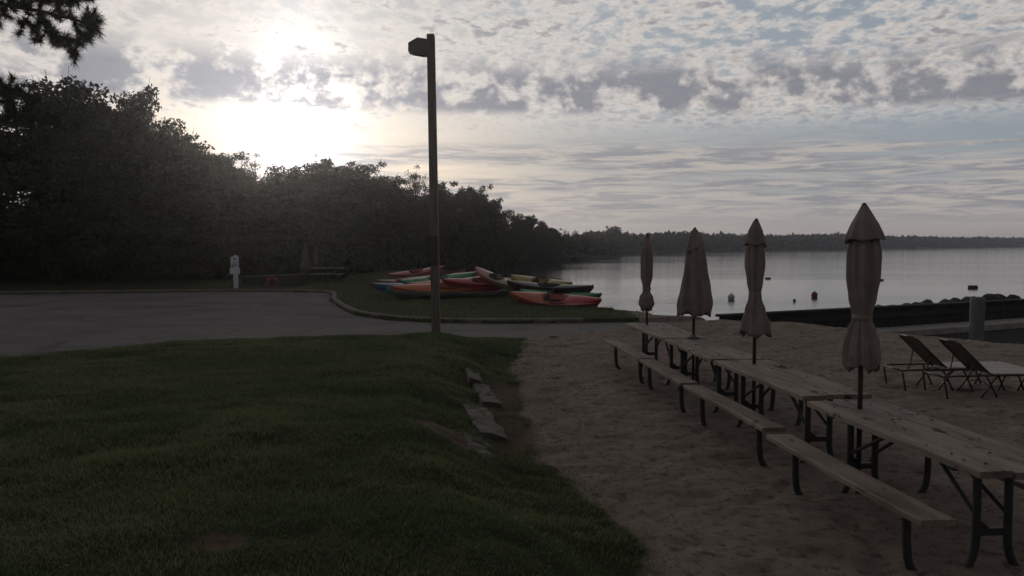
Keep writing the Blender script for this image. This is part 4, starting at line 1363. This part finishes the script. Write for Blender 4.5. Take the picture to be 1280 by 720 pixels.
tag(pine, 'pine reaching two long needled boughs into the top left corner', 'tree')

# ------------------------------------------------------------------ light: sun, sky with clouds, haze
SUN_AZ = math.atan((352 - 640) / F)          # left of the view axis
SUN_EL = math.radians(7.0)
sd = Vector((math.sin(SUN_AZ)*math.cos(SUN_EL), math.cos(SUN_AZ)*math.cos(SUN_EL), math.sin(SUN_EL)))
sl = bpy.data.lights.new('sun', 'SUN'); sl.energy = 0.8; sl.angle = math.radians(10); sl.color = (1.0, .86, .70)
so = bpy.data.objects.new('sun', sl); col.objects.link(so)
so.rotation_euler = sd.to_track_quat('Z', 'Y').to_euler()

w = bpy.data.worlds.new('World'); scn.world = w; w.use_nodes = True
t = NT(w); 
for n_ in list(t.n): t.n.remove(n_)
out = t.new('ShaderNodeOutputWorld')
sky = t.new('ShaderNodeTexSky', sky_type='NISHITA'); sky.sun_disc = False
sky.sun_elevation = SUN_EL; sky.sun_rotation = SUN_AZ % (2*PI); sky.air_density = 1.0; sky.dust_density = 2.0; sky.ozone_density = 1.5
tc = t.new('ShaderNodeTexCoord'); D = tc.outputs['Generated']
nrm = t.new('ShaderNodeVectorMath', operation='NORMALIZE'); t.link(D, nrm.inputs[0]); D = nrm.outputs[0]
sx = t.new('ShaderNodeSeparateXYZ'); t.link(D, sx.inputs[0]); X_, Y_, Z_ = sx.outputs
el = t.math('MULTIPLY', t.math('ARCSINE', Z_), 180/PI)          # degrees above the horizon
az = t.math('MULTIPLY', t.math('ARCTAN2', X_, Y_), 180/PI)      # degrees right of the view axis
dot = t.new('ShaderNodeVectorMath', operation='DOT_PRODUCT'); t.link(D, dot.inputs[0]); dot.inputs[1].default_value = sd
sang = t.math('MULTIPLY', t.math('ARCCOSINE', t.math('MINIMUM', dot.outputs['Value'], .999999)), 180/PI)
def vec(x, y, z=0.0):
    c_ = t.new('ShaderNodeCombineXYZ'); t.val(c_.inputs[0], x); t.val(c_.inputs[1], y); t.val(c_.inputs[2], z); return c_.outputs[0]
# cloud-deck coordinates: perspective of a high layer
hp = t.math('DIVIDE', 1.0, t.math('ADD', t.math('MAXIMUM', Z_, 0.0), .13))
U = t.math('MULTIPLY', X_, hp); Vv = t.math('MULTIPLY', Y_, hp)
deck = vec(U, Vv)
# 1 altocumulus puffs
wrp = t.noise(deck, 2.2, 3, .5, out=1)
dw = t.new('ShaderNodeVectorMath', operation='MULTIPLY_ADD'); t.link(wrp, dw.inputs[0]); dw.inputs[1].default_value = (.10, .10, 0); t.link(deck, dw.inputs[2])
puff = t.noise(t.mapping(dw.outputs[0], (1.0, .70, 1), (0, 0, -.45)), 12.0, 4, .52)
cover = t.noise(t.mapping(deck, (1, .5, 1)), 1.3, 2, .5)
fine = t.noise(t.mapping(dw.outputs[0], (1.0, .8, 1), (0, 0, -.6)), 24.0, 5, .6)
puff = t.math('ADD', t.math('MULTIPLY', puff, .68), t.math('MULTIPLY', fine, .32))
pd = t.math('ADD', puff, t.math('MULTIPLY', t.math('SUBTRACT', cover, .5), .35))
up = t.ss(el, 6.6, 9.0)
alto = t.math('MULTIPLY', t.ss(t.math('ADD', pd, t.math('MULTIPLY', t.math('SUBTRACT', t.noise(deck, 60, 3, .6), .5), .10)), .37, .57), up)
# 2 grey band of bigger lumps at 7..13 degrees
lump = t.noise(vec(t.math('MULTIPLY', az, .33), t.math('MULTIPLY', el, .42)), 1.0, 5, .55, .2)
tilt = t.math('ADD', el, t.math('MULTIPLY', az, .012))
band = t.math('MULTIPLY', t.ss(tilt, 8.3, 9.1), t.ss(tilt, 10.6, 13.0, 1, 0))
lumpd = t.math('MULTIPLY', t.ss(t.math('ADD', lump, t.math('MULTIPLY', t.math('SUBTRACT', t.noise(vec(t.math('MULTIPLY', az, 1.3), t.math('MULTIPLY', el, 1.7)), 1.0, 4, .6), .5), .16)), .34, .50), band)
# 3 streaks low down
strk = t.noise(vec(t.math('MULTIPLY', az, .055), t.math('MULTIPLY', el, 1.15)), 1.0, 5, .6, .6)
strd = t.math('MULTIPLY', t.ss(strk, .30, .55), t.ss(el, 7.4, 5.8))
stfine = t.noise(vec(t.math('MULTIPLY', az, .22), t.math('MULTIPLY', el, 2.5)), 1.0, 6, .65, .9)
# brightness of lit cloud and gap as a function of the angle to the sun
# the glare is drawn out upwards where the cloud deck is thin
daz = t.math('SUBTRACT', az, math.degrees(SUN_AZ) + 1.2); dele = t.math('SUBTRACT', el, math.degrees(SUN_EL) - .2)
s2 = t.math('SQRT', t.math('ADD', t.math('POWER', t.math('ABSOLUTE', daz), 2.0), t.math('POWER', t.math('MULTIPLY', t.math('ABSOLUTE', dele), .48), 2.0)))
glow = t.math('ADD', t.math('MULTIPLY', t.math('EXPONENT', t.math('MULTIPLY', s2, -1/1.5)), 3.2), t.math('MULTIPLY', t.math('EXPONENT', t.math('MULTIPLY', sang, -1/11.0)), .42))
litv = t.math('ADD', glow, .66)
shade = t.math('ADD', t.math('MULTIPLY', t.math('EXPONENT', t.math('MULTIPLY', sang, -1/9.0)), .26), .232)
gapv = t.math('ADD', t.math('MULTIPLY', glow, .75), .315)
def scale(colr, v):
    n_ = t.new('ShaderNodeVectorMath', operation='SCALE'); n_.inputs[0].default_value = colr; t.val(n_.inputs['Scale'], v); return n_.outputs[0]
lit = scale((1.0, .92, .85), litv)
shd = scale((.93, .95, 1.09), shade)
# inner shading of each puff
core = t.ss(t.math('ADD', pd, t.math('MULTIPLY', t.math('SUBTRACT', t.noise(deck, 34, 4, .6), .5), .22)), .48, .66)
altoc = t.mix(t.math('MULTIPLY', t.math('MULTIPLY', core, t.ss(t.noise(t.mapping(deck, (1, .6, 1), loc=(4, 2, 0)), 3.0, 3, .5), .32, .62, .35, 1.0)), .84), lit, shd)
lowlit = scale((1.0, .90, .82), t.math('ADD', t.math('MULTIPLY', glow, .9), .47))
lowshd = scale((.95, .95, 1.04), t.math('ADD', t.math('MULTIPLY', glow, .5), .255))
strc = t.mix(t.ss(stfine, .40, .60), lowshd, lowlit)
# clear gaps: Nishita blue over a thin veil
nsk = t.new('ShaderNodeVectorMath', operation='SCALE'); t.link(sky.outputs[0], nsk.inputs[0]); nsk.inputs['Scale'].default_value = .014
veil = scale((.80, .93, 1.10), gapv)
gapn = t.new('ShaderNodeVectorMath', operation='MULTIPLY_ADD'); t.link(veil, gapn.inputs[0]); gapn.inputs[1].default_value = (.9, .9, .9); t.link(nsk.outputs[0], gapn.inputs[2])
c = gapn.outputs[0]
c = t.mix(t.math('MULTIPLY', strd, .85), c, strc)
c = t.mix(t.math('MULTIPLY', alto, .92), c, altoc)
lumpc = t.mix(t.ss(t.math('ADD', lump, t.math('MULTIPLY', t.math('SUBTRACT', t.noise(vec(t.math('MULTIPLY', az, 1.1), t.math('MULTIPLY', el, 1.5)), 1.0, 5, .62), .5), .42)), .34, .57), lit, shd)
c = t.mix(t.math('MULTIPLY', lumpd, .92), c, lumpc)
hzc = scale((1.0, .90, .84), t.math('ADD', t.math('MULTIPLY', glow, .8), .36))
c = t.mix(t.ss(el, 3.0, .3), c, hzc)
# sky overhead and away from the sun, out of view, dimmed to darken the ground
dim = t.math('MULTIPLY', t.ss(el, 17, 40, 1.0, .46), t.ss(sang, 40, 120, 1.0, .45))
fin = t.new('ShaderNodeVectorMath', operation='SCALE'); t.link(c, fin.inputs[0]); t.link(t.math('MULTIPLY', dim, 10.0), fin.inputs['Scale'])
bg = t.new('ShaderNodeBackground'); t.link(fin.outputs[0], bg.inputs['Color']); bg.inputs['Strength'].default_value = 0.1
t.link(bg.outputs[0], out.inputs['Surface'])

# haze
mb = MB(); mb.box((500, 850, 5.5), (2400, 2200, 18))
m = bpy.data.materials.new('lake_haze'); m.use_nodes = True
t = NT(m)
for n_ in list(t.n): t.n.remove(n_)
ou = t.new('ShaderNodeOutputMaterial'); pv = t.new('ShaderNodeVolumePrincipled')
pv.inputs['Color'].default_value = (.86, .9, 1.0, 1); pv.inputs['Density'].default_value = .00044; pv.inputs['Anisotropy'].default_value = .89
t.link(pv.outputs[0], ou.inputs['Volume'])
hb = mb.build('haze', m)
tag(hb, kind='stuff')

# ------------------------------------------------------------------ render settings
scn.view_settings.view_transform = 'Standard'
scn.view_settings.look = 'None'
scn.view_settings.exposure = 0.0
scn.view_settings.gamma = 1.0
scn.render.engine = 'CYCLES'
scn.cycles.use_denoising = True
scn.cycles.max_bounces = 6
scn.cycles.volume_bounces = 1
